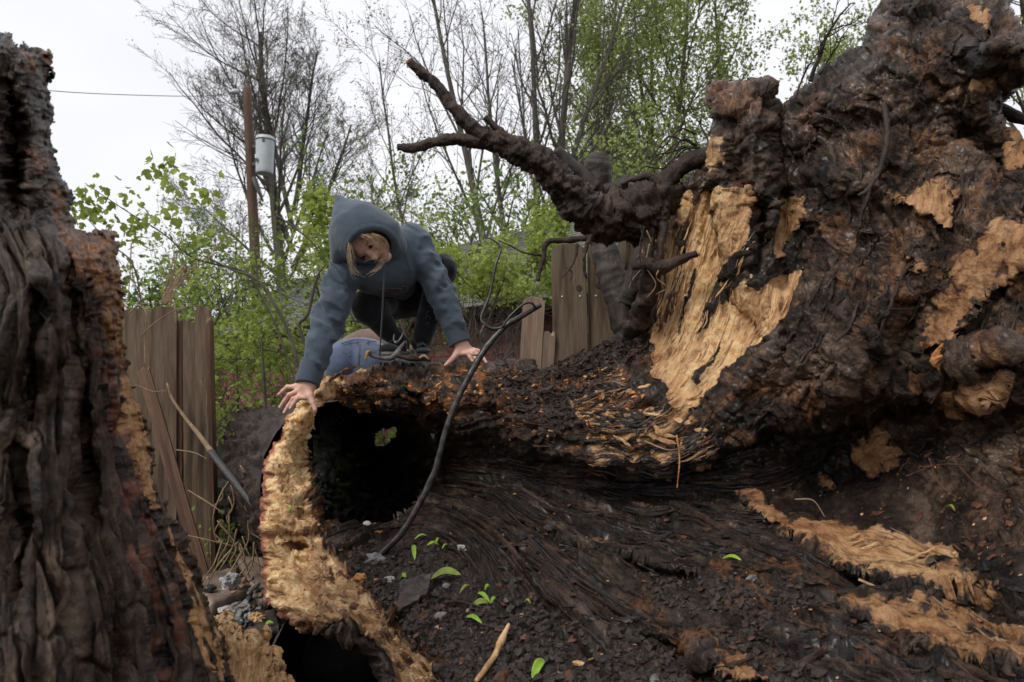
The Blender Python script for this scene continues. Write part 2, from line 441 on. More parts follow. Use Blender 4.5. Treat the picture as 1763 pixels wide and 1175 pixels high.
M['char'] = pmat('charred_wood', [(.006, .005, .005), (.015, .012, .011), (.04, .033, .03)], 12, (1, 1, 1), rough=.38, spec=.6, bump=.8, bscale=70, bdist=.008)
M['stick'] = pmat('wet_dark_stick', [(.007, .006, .0055), (.016, .0135, .012), (.04, .034, .03)], 30, rough=.4, spec=.6, bump=.4, bscale=120, bdist=.003)
M['cutlimb'] = pmat('grey_brown_limb_bark', [(.014, .011, .009), (.035, .027, .022), (.062, .05, .042)], 10, (1, 1, .35), rough=.6, bump=.7, bscale=50, bdist=.01)
M['chip'] = pmat('fresh_wood_chip', [(.28, .14, .06), (.5, .3, .14), (.66, .45, .25)], 20, (1, 1, .3), rough=.7, bump=.6, bscale=120)
M['wetchip'] = pmat('wet_wood_splinter', [(.12, .06, .028), (.26, .15, .075), (.38, .24, .13)], 20, (1, 1, .3), rough=.6, bump=.6, bscale=120)
M['orange'] = pmat('orange_wood_splinter', [(.2, .07, .02), (.46, .2, .06), (.62, .34, .13)], 18, rough=.65, bump=.6, bscale=90)
M['redchip'] = pmat('red_brown_wood_chip', [(.03, .012, .008), (.085, .032, .018), (.17, .075, .042)], 22, rough=.5, bump=.6, bscale=110)
M['greychip'] = pmat('grey_bark_flap', [(.05, .042, .036), (.11, .095, .082), (.22, .2, .175)], 20, rough=.5, bump=.6, bscale=120)
M['slabchip'] = pmat('grey_brown_bark_slab', [(.02, .015, .013), (.05, .038, .033), (.1, .08, .07)], 20, rough=.5, bump=.6, bscale=110)
M['fence'] = pmat('weathered_fence_board', [(.035, .022, .013), (.085, .055, .033), (.15, .102, .064), (.15, .128, .095)], 3.0, (7, 7, .55), rough=.62, bump=.5, bscale=16, bdist=.004, dist=.6)
M['fence_red'] = pmat('red_brown_split_board', [(.045, .02, .011), (.1, .048, .026), (.18, .1, .056)], 3.4, (8, 8, .6), rough=.6, bump=.6, bscale=16, bdist=.004, dist=.6)
M['fence_pale'] = pmat('pale_brown_board', [(.19, .125, .085), (.31, .22, .155), (.38, .285, .21)], 3.0, (7, 7, .5), rough=.65, bump=.4, bscale=16, bdist=.004, dist=.6)
M['knot'] = pmat('board_knot', [(.03, .018, .012), (.07, .04, .025)], 30, rough=.6)
M['nail'] = pmat('galvanised_nail', [(.55, .55, .52), (.7, .7, .68)], 20, rough=.4, metal=.6)
M['siding'] = pmat('dark_red_siding', [(.13, .034, .027), (.17, .046, .036), (.2, .062, .05)], 2.2, (1, 1, 3), rough=.55, bump=.25, bscale=24, bdist=.004, fine=.3)
M['trim'] = pmat('dark_fascia', [(.02, .019, .018), (.04, .037, .034)], 4, rough=.5)
M['shingle'] = pmat('asphalt_shingle', [(.055, .06, .048), (.1, .105, .09), (.15, .155, .13)], 3.5, rough=.8, bump=.6, bscale=140, bdist=.004)
M['bark_far'] = pmat('grey_tree_bark', [(.07, .063, .055), (.13, .118, .1)], 4, (1, 1, .3), rough=.85, bump=.5, bscale=20, spec=.2)
M['bark_mid'] = pmat('brown_tree_bark', [(.06, .05, .036), (.12, .1, .075)], 6, (1, 1, .3), rough=.8, bump=.5, bscale=30, spec=.2)
M['twig'] = pmat('shrub_stem_bark', [(.05, .04, .032), (.12, .1, .082)], 9, rough=.7, bump=.3, bscale=60, spec=.3)
M['vine'] = pmat('dry_vine', [(.16, .1, .055), (.33, .23, .14)], 12, rough=.7, bump=.3, bscale=80, spec=.3)
M['leaf'] = leafmat('young_green_leaf', [(.17, .225, .04), (.28, .35, .07), (.40, .46, .12)])
M['leaf2'] = leafmat('yellow_green_leaf', [(.19, .25, .06), (.29, .36, .10), (.38, .44, .14)], .6)
M['leaf3'] = leafmat('dark_green_leaf', [(.07, .12, .025), (.13, .2, .04), (.2, .28, .06)], 1.2)
M['bud'] = leafmat('pale_tree_bud', [(.3, .3, .18), (.42, .42, .27)], .5)
M['samara'] = leafmat('bright_green_seedling', [(.3, .48, .05), (.42, .62, .1)], 20)
M['leafy'] = leafmat('yellow_green_fallen_leaf', [(.22, .3, .05), (.34, .42, .1), (.3, .28, .08)], 40)
M['pole'] = pmat('brown_pole_wood', [(.075, .042, .03), (.13, .075, .053)], 3, (6, 6, .5), rough=.8, bump=.3, bscale=12)
M['metal'] = pmat('pale_grey_painted_metal', [(.42, .46, .48), (.5, .54, .56)], 2, rough=.45, bump=.05, fine=.1)
M['dkmetal'] = pmat('dark_metal', [(.05, .05, .05), (.09, .09, .09)], 6, rough=.5)
M['white'] = pmat('white_porcelain', [(.5, .5, .5), (.6, .6, .6)], 6, rough=.3)
M['slab'] = pmat('brown_sandstone', [(.12, .085, .065), (.19, .14, .108), (.27, .21, .17)], 4, rough=.45, bump=.35, bscale=50, bdist=.006)
M['rock'] = pmat('white_rock', [(.2, .2, .2), (.36, .36, .35), (.48, .48, .47)], 9, rough=.6, bump=.6, bscale=50)
M['grock'] = pmat('grey_rock', [(.09, .088, .085), (.17, .165, .16), (.27, .265, .26)], 9, rough=.5, bump=.5, bscale=60)
M['pinkrock'] = pmat('pink_tan_pebble', [(.26, .16, .11), (.4, .28, .21)], 14, rough=.4, bump=.2, bscale=70)
M['dkrock'] = pmat('dark_wet_stone', [(.02, .02, .021), (.05, .048, .048)], 14, rough=.3, bump=.2, bscale=70)
M['ground'] = pmat('leafy_earth', [(.018, .013, .01), (.04, .03, .02), (.045, .055, .02)], .9, rough=.8, bump=.8, bscale=30, bdist=.03)
M['soilstuff'] = pmat('soil_crumb', [(.009, .007, .006), (.03, .021, .017), (.06, .043, .034)], 25, rough=.55, bump=.6, bscale=140)
M['grass'] = leafmat('grass_green', [(.04, .09, .015), (.09, .17, .03)], 3)

def cloth(name, cols, sc_=420., rough=.95, bump=.25):
    m = NT(name); co = m.n('ShaderNodeTexCoord').outputs['Object']
    n = m.noise(co, 6, 6); f = m.noise(co, sc_, 3)
    c = m.ramp(n, [(.3, cols[0]), (.7, cols[1])])
    c = m.mix(.5, c, m.ramp(f, [(.3, .6), (.7, 1.35)]), 'MULTIPLY')
    m.bsdf(c, rough=rough, spec=.15, bump=m.math('ADD', f, m.math('MULTIPLY', m.noise(co, 40, 4), .8)), bs=bump, bd=.004, Sheen_Weight=.25)
    return m.m
M['hoodie'] = cloth('slate_blue_fleece', [(.052, .070, .094), (.078, .102, .132)])
M['rib'] = cloth('slate_blue_ribbing', [(.046, .06, .08), (.062, .08, .104)])
M['leggings'] = cloth('black_leggings', [(.006, .006, .0075), (.012, .012, .015)])
M['jeans'] = cloth('blue_denim', [(.06, .078, .125), (.1, .125, .19)], 500)
M['shirt'] = cloth('brown_knit_top', [(.11, .068, .045), (.16, .1, .07)])
M['shoe'] = cloth('black_knit_shoe', [(.009, .009, .01), (.018, .018, .02)], 500, .7)
M['logo'] = pmat('pale_grey_logo', [(.4, .37, .35), (.52, .5, .48)], 10, rough=.6, bump=0, fine=.1)
M['print'] = pmat('faded_red_print', [(.07, .03, .035), (.12, .045, .045)], 30, rough=.8, bump=0)
M['print2'] = pmat('grey_print', [(.06, .065, .075), (.09, .095, .11)], 30, rough=.8, bump=0)
M['sole'] = pmat('grey_shoe_sole', [(.14, .135, .13), (.24, .23, .22)], 20, rough=.7)
def skinmat():
    m = NT('skin'); co = m.n('ShaderNodeTexCoord').outputs['Object']
    c = m.ramp(m.noise(co, 22, 5), [(.35, (.56, .31, .23)), (.6, (.68, .42, .33))])
    m.bsdf(c, rough=.5, spec=.35, bump=m.noise(co, 260, 4), bs=.15, bd=.002, Subsurface_Weight=.15, Subsurface_Scale=.01)
    return m.m
M['skin'] = skinmat()
M['nailskin'] = pmat('fingernail', [(.6, .36, .28), (.66, .42, .34)], 30, rough=.3, bump=0, fine=.1)
M['lip'] = pmat('lips', [(.4, .13, .1), (.46, .17, .13)], 30, rough=.4, bump=0, fine=.1)
M['eye'] = pmat('dark_eye', [(.02, .012, .01), (.03, .02, .015)], 30, rough=.3, bump=0)
M['hair'] = pmat('blonde_hair', [(.14, .085, .045), (.36, .25, .14), (.5, .38, .24)], 30, rough=.4, bump=.2)
# ---------------------------------------------------------------- broken-wood surfaces: dense relief meshes
class Sheet:
    """a dense grid of points over a torn surface; depth in metres along each direction"""
    def __init__(s, x0, x1, y0, y1, step, outline, ctrl, edge=7, esc=.035, curl=38, curlz=.2, smooth=1e-4):
        s.nx, s.ny = int((x1 - x0) / step) + 1, int((y1 - y0) / step) + 1
        s.x0, s.y0, s.step = x0, y0, step
        s.X, s.Y = np.meshgrid(x0 + step * np.arange(s.nx), y0 + step * np.arange(s.ny))
        s.warpx = 9 * fbm(s.X * .02, s.Y * .02, 3.3, 4); s.warpy = 9 * fbm(s.X * .02, s.Y * .02, 8.8, 4)
        s.D = tps([c[:2] for c in ctrl], [c[2] for c in ctrl], s.X, s.Y, smooth)
        s.sd = sdpoly(s.X, s.Y, outline) + edge * fbm(s.X * esc, s.Y * esc, 1.7, 3, .55)
        gy, gx = np.gradient(s.sd, step); g2 = gx * gx + gy * gy + 1e-6
        near = (s.sd > 0) & (s.sd < 1.4 * step); mv = np.where(near, s.sd / g2, 0); k = np.clip(1.4 * step / (np.abs(mv) * np.sqrt(g2) + 1e-9), 0, 1)
        s.X = s.X - gx * mv * k; s.Y = s.Y - gy * mv * k           # outline vertices sit on the outline itself
        t = np.clip(s.sd / curl, 0, 1)
        s.D = s.D + curlz * (1 - np.sqrt(1 - (1 - t) ** 2 * .98))
        s.inside = s.sd > 0
        s.jag = 5 * cells((s.X + s.warpx) / 17, (s.Y + s.warpy) / 12, 5)[0]
    def mask(s, poly, soft=3, warp=1., off=0.):
        return sst(-soft, soft, sdpoly(s.X + s.warpx * warp, s.Y + s.warpy * warp, poly) - off + s.jag)
    def ledge(s, line, decay, w=8, warp=.6):
        """line of (x, y, amplitude): everything just below it sinks back, easing out over decay"""
        l = np.array(line, float)
        yl = np.interp(s.X, l[:, 0], l[:, 1]); am = np.interp(s.X, l[:, 0], l[:, 2], 0, 0)
        t = s.Y + s.warpy * warp - yl
        s.D = s.D + am * sst(-w, w, t) * np.exp(-np.clip(t, 0, None) / decay)
    def ridge(s, line, r, h, power=2, taper=True):
        d, t = polydist(s.X + s.warpx * .5, s.Y + s.warpy * .5, line)
        hh = h * (np.clip(np.sin(np.clip(t, .02, .98) * math.pi), 0, 1) ** .5 if taper else 1)
        s.D = s.D - hh * np.exp(-(d / r) ** power)
    def pos(s): s.V = P(s.X, s.Y, s.D); return s.V
    def at(s, px, py, lift=0.):
        """surface point met at (px, py)"""
        fx = np.clip((np.asarray(px, float) - s.x0) / s.step, 0, s.nx - 1.01); fy = np.clip((np.asarray(py, float) - s.y0) / s.step, 0, s.ny - 1.01)
        i, j = fx.astype(int), fy.astype(int)
        v = s.V[j, i]
        if lift: v = v + lift * s.N[j, i]
        return v
    def depth(s, px, py):
        j, i = int((py - s.y0) / s.step), int((px - s.x0) / s.step); return float(s.D[j, i])
    def finish(s, disp):
        V = s.V; 
        gx = np.gradient(V, axis=1); gy = np.gradient(V, axis=0)
        N = np.cross(gy, gx); N /= np.linalg.norm(N, axis=2, keepdims=True) + 1e-12
        N = np.where((N * (V - CAM)).sum(-1, keepdims=True) > 0, -N, N)
        s.V = V + N * disp[..., None]; s.N = N
    def faces(s, lab):
        f = s.inside[:-1, :-1] & s.inside[1:, :-1] & s.inside[:-1, 1:] & s.inside[1:, 1:] & lab[:-1, :-1]
        j, i = np.nonzero(f); b = j * s.nx + i
        return np.stack([b, b + s.nx, b + s.nx + 1, b + 1], 1)
    def emit(s, name, lab, mat, parent, attrs, **k):
        q = s.faces(lab)
        if not len(q): return None
        u, inv = np.unique(q.ravel(), return_inverse=True)
        return part(name, s.V.reshape(-1, 3)[u], inv.reshape(-1, 4), mat, parent, attrs={a: v.reshape(s.nx * s.ny, -1)[u].squeeze() for a, v in attrs.items()}, **k)
    def back(s, name, mat, parent, thick, k=5, lim=120):
        """the far side of the same body, so that it is a closed solid"""
        X, Y, D, sd = [a[::k, ::k] for a in (s.X, s.Y, s.D, s.sd)]
        t = np.clip(sd / lim, 0, 1)
        Vb = P(X, Y, D + .03 + thick * np.sqrt(1 - (1 - t) ** 2)); ny, nx = X.shape
        ins = sd > k * s.step * .8
        if hasattr(s, 'cut'): ins = ins & (s.cut[::k, ::k] < 12)
        f = ins[:-1, :-1] & ins[1:, :-1] & ins[:-1, 1:] & ins[1:, 1:]
        j, i = np.nonzero(f); b = j * nx + i; q = np.stack([b, b + 1, b + nx + 1, b + nx], 1)
        u, inv = np.unique(q.ravel(), return_inverse=True)
        return part(name, Vb.reshape(-1, 3)[u], inv.reshape(-1, 4), mat, parent)

OUT = [(545,668),(565,652),(600,641),(640,628),(680,622),(720,622),(760,618),(800,622),(850,628),(875,622),(900,620),(918,622),(930,634),(960,627),(1000,610),(1040,592),(1075,572),(1088,555),(1098,520),(1112,480),(1112,455),(1122,430),(1138,400),(1148,372),(1148,352),(1165,340),(1175,310),(1195,292),(1212,285),(1217,262),(1228,236),(1222,205),(1213,180),(1221,150),(1245,138),(1285,146),(1300,140),(1325,142),(1336,160),(1338,180),(1350,182),(1372,160),(1400,135),(1440,102),(1482,80),(1498,60),(1496,36),(1520,8),(1540,-40),(1560,-90),(1700,-90),(1738,10),(1763,45),(1850,85),(1990,100),(1990,150),(1850,135),(1770,142),(1745,165),(1728,188),(1736,215),(1763,245),(1995,300),(1985,420),(1995,1270),(660,1270),(648,1175),(630,1137),(612,1120),(590,1106),(562,1092),(545,1084),(520,1092),(500,1076),(480,1062),(458,1035),(450,1000),(452,950),(447,900),(452,850),(452,800),(470,760),(500,712)]
CT = [(500,700,2.76),(460,850,2.56),(455,950,2.45),(490,1040,2.3),(510,850,2.6),(520,960,2.42),(560,1050,2.18),(640,1070,2.02),(700,1130,1.82),(740,1175,1.68),(680,1230,1.6),(560,680,2.8),
 (600,645,2.88),(700,625,3.02),(760,620,3.0),(800,622,2.98),(900,622,2.82),(1000,610,2.62),(1080,570,2.52),(1130,450,2.5),(1150,340,2.52),(1220,200,2.42),(1330,160,2.42),(1450,100,2.4),(1520,0,2.32),(1540,-60,2.3),(1700,-60,2.1),
 (640,665,2.86),(700,680,2.8),(800,690,2.66),(900,700,2.5),(1000,720,2.32),(1100,740,2.18),(1200,760,2.08),(1240,720,2.06),(900,760,2.48),(1000,780,2.3),
 (1200,500,2.4),(1250,400,2.42),(1160,640,2.3),(1340,480,2.24),(1300,560,2.18),(1290,350,2.4),
 (1400,250,2.26),(1500,150,2.15),(1600,100,2.02),(1700,50,1.95),(1500,400,1.98),(1600,400,1.85),(1700,400,1.74),(1763,500,1.62),(1850,500,1.55),(1450,600,1.86),(1350,650,1.96),(1550,550,1.84),(1700,650,1.64),(1330,740,2.0),(1850,100,1.9),(1620,250,2.0),
 (1400,820,2.12),(1500,800,1.95),(1600,800,1.8),(1763,800,1.55),(1850,850,1.45),(1400,900,1.9),(1500,950,1.68),(1650,980,1.5),(1700,1020,1.42),(1763,950,1.42),
 (545,800,3.0),(640,800,3.25),(740,760,3.2),(800,790,3.02),(850,850,2.74),(900,810,2.74),(900,900,2.46),(1000,850,2.46),(1000,950,2.12),(1100,850,2.32),(1200,900,2.08),(1200,1000,1.8),(1300,950,1.9),(1400,1000,1.66),
 (640,900,2.8),(580,930,2.5),(620,960,2.42),(700,950,2.42),(760,930,2.5),(640,1010,2.18),(750,1000,2.16),(800,1050,1.92),(800,1175,1.58),(900,1100,1.74),(1000,1100,1.64),(1000,1175,1.44),(1200,1100,1.5),(1300,1175,1.26),(1500,1100,1.3),(1763,1000,1.32),(1763,1175,1.06),(1600,1175,1.12),(800,1260,1.42),(1000,1260,1.3),(1300,1260,1.1),(1763,1260,.95),(1850,1200,1.0),(1980,420,1.75),(1980,700,1.6),(1980,1000,1.45),(1980,1250,1.15)]
STEP = 2.2
F = Sheet(440, 2000, -100, 1270, STEP, OUT, CT, curl=34, curlz=.16)
X, Y = F.X, F.Y
# grain: level lines of one smooth function follow the fibres
GL = [(0, [(600,650),(700,640),(800,640),(950,640),(1060,590),(1110,500),(1140,380),(1200,200)]),
 (60, [(620,700),(800,700),(1000,690),(1140,650),(1190,560),(1220,450),(1250,330),(1270,180)]),
 (120, [(780,760),(950,760),(1130,770),(1230,700),(1300,600),(1360,480),(1380,350),(1400,200)]),
 (165, [(800,790),(1000,815),(1200,830),(1330,790),(1450,680),(1540,480),(1580,300),(1600,50)]),
 (200, [(1480,860),(1600,780),(1700,600),(1763,400)]),
 (205, [(810,812),(1000,845),(1200,880),(1330,908),(1480,962),(1700,1020),(1850,1050)]),
 (262, [(820,850),(960,915),(1190,990),(1400,1060),(1763,1150)]),
 (330, [(800,890),(900,980),(1050,1110),(1130,1240)]),
 (400, [(740,950),(830,1080),(900,1240)]), (420, [(1300,1240),(1500,1262)])]
psi = tps([p for v, l in GL for p in l], [v for v, l in GL for p in l], X, Y, 3e-3)
m_rim = F.mask([(692,1270),(683,1175),(678,1143),(659,1118),(630,1090),(590,1074),(548,1088),(520,1100),(440,1110),(440,700),(500,660),(545,655),(600,632),(645,622),(640,648),(610,668),(585,684),(556,700),(545,735),(530,780),(526,830),(535,880),(545,915),(562,945),(590,972),(622,1002),(650,1040),(672,1078),(700,1098),(725,1120),(748,1150),(768,1175),(775,1270)], 4, .8)
rimv = Y * .22 + 20 * fbm(X * .012, Y * .012, 5, 3)
psi = psi * (1 - m_rim) + rimv * m_rim
# large steps
F.ledge([(585,700,0),(640,712,.20),(700,708,.24),(760,725,.17),(800,742,.10),(850,752,.09),(900,772,.10),(960,792,.12),(1000,797,.12),(1060,812,.14),(1100,818,.15),(1150,812,.18),(1200,800,.2),(1238,782,.18),(1290,760,.16),(1370,735,.2),(1430,738,.22),(1500,722,.2),(1580,695,.16),(1650,690,.1),(1763,700,.05)], 95, 9)
F.ledge([(600,668,0),(650,672,.05),(760,690,.06),(850,700,.03),(900,705,0)], 25, 4, 1.2)
F.ledge([(820,858,0),(900,900,.05),(980,935,.09),(1060,948,.12),(1130,975,.12),(1195,992,.09),(1230,1000,0)], 40, 4)
F.ledge([(1080,1085,0),(1150,1100,.06),(1220,1150,.1),(1300,1175,.07),(1400,1170,0)], 45, 4)
F.ledge([(1340,925,0),(1400,955,.10),(1440,975,.14),(1540,1012,.15),(1640,1035,.14),(1720,1045,.1),(1860,1060,.08)], 34, 8, .5)
F.ledge([(1440,1085,0),(1500,1100,.09),(1600,1130,.12),(1700,1150,.1),(1860,1180,.1)], 50, 8)
F.ledge([(1260,870,0),(1320,905,.05),(1380,945,.05),(1420,970,0)], 20, 3)
F.ledge([(1100,560,0),(1140,575,.02),(1180,560,0)], 20)
F.ridge([(830,850),(900,880),(960,915),(1040,930),(1100,955),(1190,985)], 17, .06)
F.ridge([(925,1002),(980,1050),(1045,1110)], 13, .035, 4)
F.ridge([(960,995),(1010,1040)], 9, .02, 4)
F.ridge([(1060,1035),(1120,1070),(1190,1100),(1240,1160)], 16, .06, 4)
F.ridge([(900,850),(1000,880),(1120,900),(1240,940)], 22, .05)
F.ridge([(1130,850),(1230,880),(1330,930),(1440,1000)], 18, .05)
F.ridge([(1200,1000),(1280,1040),(1340,1090),(1420,1150)], 22, .06)
F.ridge([(1440,720),(1470,640),(1510,560),(1560,470)], 34, .12)
F.ridge([(1390,450),(1350,560),(1290,640),(1225,720)], 24, .05)
F.ridge([(1390,330),(1460,300),(1560,250)], 40, .07)
F.ridge([(1380,150),(1440,170),(1520,110),(1560,40)], 36, .07)
F.ridge([(1620,640),(1700,600),(1763,560)], 30, .07)
F.ridge([(1500,300),(1490,360),(1480,430)], 12, .05)
F.ridge([(1660,60),(1740,80),(1850,105)], 40, .15)
F.ridge([(1700,520),(1640,600),(1560,680),(1500,720)], 30, .05)
# hollows
F.ridge([(1300,340),(1312,400),(1300,455)], 13, -.10)
F.ridge([(1262,466),(1264,504)], 6, -.12, 4)
F.ridge([(1600,480),(1560,600),(1580,660)], 34, -.10)
F.ridge([(1660,200),(1700,260),(1720,340)], 30, -.09)
F.ridge([(1420,200),(1400,260),(1370,300)], 22, -.06)
F.ridge([(1380,380),(1400,440),(1370,500)], 16, -.05)
F.ridge([(505,930),(512,956)], 14, -.09, 4)
F.ridge([(610,1015),(655,1030)], 12, -.04)
F.ridge([(690,1050),(680,1090)], 16, -.07)
F.ridge([(1100,690),(1140,720)], 12, -.03)
# the root stub standing at the left of the plate
cx = np.interp(Y, [130, 300, 480, 620], [1279, 1280, 1300, 1330]); rad = np.interp(Y, [130, 300, 480, 620], [62, 60, 48, 20])
u = np.clip(np.abs((X - cx) / rad), 0, 1)
F.D -= np.where(Y < 640, .2 * np.sqrt(1 - u ** 2) * sst(640, 420, Y), 0)
# pale wood
PW = {
 'torn': [(1142,352),(1180,350),(1236,322),(1288,322),(1290,380),(1302,440),(1297,468),(1288,498),(1302,490),(1345,468),(1382,458),(1382,482),(1352,545),(1300,592),(1250,632),(1205,705),(1178,712),(1148,690),(1148,665),(1120,640),(1122,560),(1114,500),(1128,440),(1152,400)],
 'torn2': [(1330,345),(1346,338),(1386,340),(1386,366),(1352,430),(1334,450),(1316,440),(1326,390)],
 'stubface': [(1217,224),(1251,234),(1251,284),(1226,292),(1213,262)],
 'p1': [(1530,334),(1600,320),(1644,334),(1642,396),(1620,397),(1606,372),(1570,357),(1540,351)],
 'p2': [(1775,388),(1712,394),(1682,420),(1640,446),(1652,490),(1622,512),(1600,552),(1590,602),(1640,582),(1682,542),(1722,500),(1752,462),(1775,440)],
 'p3': [(1475,786),(1500,760),(1516,748),(1530,766),(1552,764),(1556,780),(1540,782),(1540,800),(1500,823),(1488,806)],
 'p4': [(1407,826),(1436,821),(1439,850),(1405,846)],
 'p5': [(1268,846),(1310,850),(1345,880),(1367,896),(1356,906),(1300,884)],
 'p6': [(1330,908),(1400,889),(1440,894),(1520,914),(1600,930),(1645,938),(1660,978),(1640,962),(1615,976),(1600,988),(1700,1008),(1722,1022),(1690,1032),(1640,1022),(1560,1010),(1480,985),(1400,938)],
 'p8': [(1665,691),(1690,660),(1733,645),(1726,666),(1700,686)],
 'p9': [(1608,691),(1640,680),(1666,700),(1640,716)],
 'p10': [(1445,1022),(1500,1042),(1600,1062),(1763,1088),(1995,1100),(1995,1160),(1763,1150),(1640,1138),(1560,1102),(1480,1072)],
 'p11': [(1655,1058),(1700,1046),(1716,1028),(1724,1036),(1700,1062),(1665,1072)],
 'p12': [(1565,438),(1588,440),(1590,466),(1568,470)],
 'p13': [(1680,130),(1712,128),(1718,160),(1690,165)],
 'p14': [(1660,10),(1690,15),(1705,50),(1680,40)],
 'p15': [(1735,180),(1763,250),(1775,290),(1740,290)],
 'p16': [(1200,1100),(1260,1120),(1320,1170),(1290,1175),(1230,1140)],
}
mk = {k: F.mask(p, 3 if k == 'torn' else 11, .6, 3 if k in ('p6', 'p10') else 0) for k, p in PW.items()}
thk = dict(torn=.006, torn2=.015, stubface=.0, p1=.04, p2=.035, p3=.035, p4=.02, p5=.025, p6=.04, p8=.03, p9=.03, p10=.022, p11=.02, p12=.012, p13=.012, p14=.012, p15=.01, p16=.012)
for k in PW: F.D -= thk[k] * F.mask(PW[k], 3, .45, -1)
W_all = np.zeros_like(X)
wbreak = .5 * fbm(X * .035, Y * .035, 41, 4) + .5 * fbm(psi * .12, X * .008, Y * .008, 3)
for k in PW:
    W_all = np.maximum(W_all, mk[k] * (1.05 - .8 * sst(.3, .6, fbm(psi * .05, X * .005, Y * .005, 3)) if k.startswith('torn') else np.clip(.84 + .6 * wbreak - (.14 if k in ('p10', 'p16', 'p4', 'p15') else 0), 0, 1)))
flaky = F.mask([(985,668),(1040,640),(1080,640),(1100,680),(1150,690),(1215,735),(1236,782),(1170,812),(1080,802),(1010,780),(995,720)], 18, 1.8)
fl_n = fbm(psi * .055, X * .005, Y * .005, 3)
W_fl = flaky * sst(-.2, .12, fl_n)
plate = F.mask([(1170,300),(1215,120),(1500,-100),(1995,-100),(1995,900),(1763,860),(1640,760),(1500,735),(1400,745),(1230,765),(1290,640),(1360,560),(1395,460),(1390,330),(1290,320)], 26, 2)
orange = np.maximum.reduce([F.mask([(765,630),(830,628),(860,650),(880,668),(840,690),(790,706),(770,690)], 14, 2.2) * sst(-.35, .05, fbm(X * .05, Y * .05, 2, 3)),
    F.mask([(600,640),(760,640),(790,700),(740,722),(640,712),(610,690)], 16, 2) * sst(-.02, .25, fbm(X * .03, Y * .06, 7, 4)) * .9,
    F.mask([(820,640),(1020,630),(1100,640),(1120,700),(1020,780),(930,760),(840,715)], 20, 2) * sst(-.05, .25, fbm(psi * .05, X * .012, 9, 3)) * .85,
    plate * sst(.22, .5, fbm(X * .014, Y * .014, 71, 4)) * .42,
    F.mask([(1000,930),(1350,960),(1560,1100),(1500,1200),(1200,1200),(1080,1060)], 40, 2) * sst(.1, .4, fbm(psi * .045, X * .008, 19, 3)) * .5,
    F.mask([(590,640),(650,625),(648,655),(610,680),(560,704),(545,720)], 10, 1.5),
    F.mask([(1125,520),(1160,480),(1170,560),(1150,640),(1120,640)], 20, 1.5) * .8,
    F.mask([(1150,340),(1300,325),(1300,380),(1200,360),(1160,400)], 16, 1.5) * .7,
    F.mask([(1215,150),(1260,150),(1265,190),(1225,180)], 10, 1) * .6,
    F.mask([(515,690),(545,700),(552,740),(538,790),(522,810)], 9, 1.5) * sst(-.2, .1, fbm(X * .06, Y * .06, 4, 3)),
    F.mask([(520,800),(548,830),(566,940),(640,1000),(690,1080),(780,1170),(730,1180),(640,1060),(560,990),(516,900)], 12, 1.6) * sst(-.3, .2, fbm(X * .05, Y * .05, 14, 3)) * .8,
    F.mask([(700,1040),(760,1060),(790,1180),(740,1180)], 20, 2) * sst(.0, .3, fbm(X * .05, Y * .05, 24, 3)) * .6,
    .55 * F.mask([(1290,620),(1330,600),(1340,650),(1240,720),(1200,720)], 20, 2) * sst(0, .3, fbm(X * .04, Y * .04, 4, 3))])
soil = F.mask([(600,960),(640,930),(740,945),(790,965),(840,1030),(960,1060),(1180,1090),(1300,1090),(1420,1180),(1400,1280),(780,1280),(720,1130),(640,1030)], 22, 2)
soil2 = F.mask([(1060,960),(1250,1000),(1340,1000),(1450,1060),(1300,1080),(1150,1050)], 20, 2.5)
soil = np.maximum(soil, soil2 * .9) * (1 - m_rim)
for ln, rr in (([(930,1005),(985,1050),(1045,1112)], 15), ([(1060,1035),(1120,1070),(1190,1100),(1240,1160)], 14), ([(980,1100),(1040,1160)], 8)):
    d_, _ = polydist(X + F.warpx * .5, Y + F.warpy * .5, ln); soil = soil * sst(rr * .8, rr * 1.25, d_)
mud = plate * sst(-.45, .15, fbm(X * .006, Y * .006, 11, 4) + .2) * (.6 + .4 * sst(900, 400, Y))
mud = np.maximum(mud, .7 * F.mask([(1560,820),(1995,780),(1995,1010),(1680,930)], 30, 2))
crust = F.mask([(930,640),(1010,600),(1100,560),(1110,600),(1000,680),(960,760),(850,700),(850,640)], 25, 2)
rimn = fbm(X * .03, Y * .05, 31, 4)
W_rim = m_rim * (1 - .35 * sst(.18, .4, fbm(X * .05, Y * .06, 51, 4)))
wood = np.maximum.reduce([W_all, W_fl * .9, W_rim])
blkc = fbm(X * .022, Y * .03, 13, 2); orange = np.maximum(orange, m_rim * sst(.0, -.3, blkc + .12 * fbm(X * .06, Y * .06, 3, 2)) * .75)
pale = np.maximum(m_rim * sst(-.05, .35, rimn + .25 * sst(560, 480, X) - .15) * sst(700, 560, X), F.mask([(478,760),(500,712),(538,690),(560,690),(545,740),(530,790),(500,800),(462,800)], 6, .6))
pale = np.maximum(pale, .85 * F.mask([(505,1060),(470,1000),(450,900),(450,830),(475,830),(480,900),(500,960),(545,1075)], 8, 1))
pale = pale * (1 - .75 * m_rim * sst(800, 900, Y) * sst(-.1, .3, fbm(X * .02, Y * .02, 61, 3)))
torn_pale = mk['torn'] * sst(-.2, .3, fbm(psi * .07, X * .004, Y * .004, 3)) * .65 * sst(1130, 1200, X)
pale = np.maximum(pale, torn_pale)
pink = m_rim * sst(9, 5, F.sd) * (X < 500) * (Y > 740)
orange = np.where(W_all > .5, orange * .3, orange) * (1 - .65 * pale)
wood = np.where(orange > .5, wood * (1 - .75 * sst(.5, .9, orange)), wood)
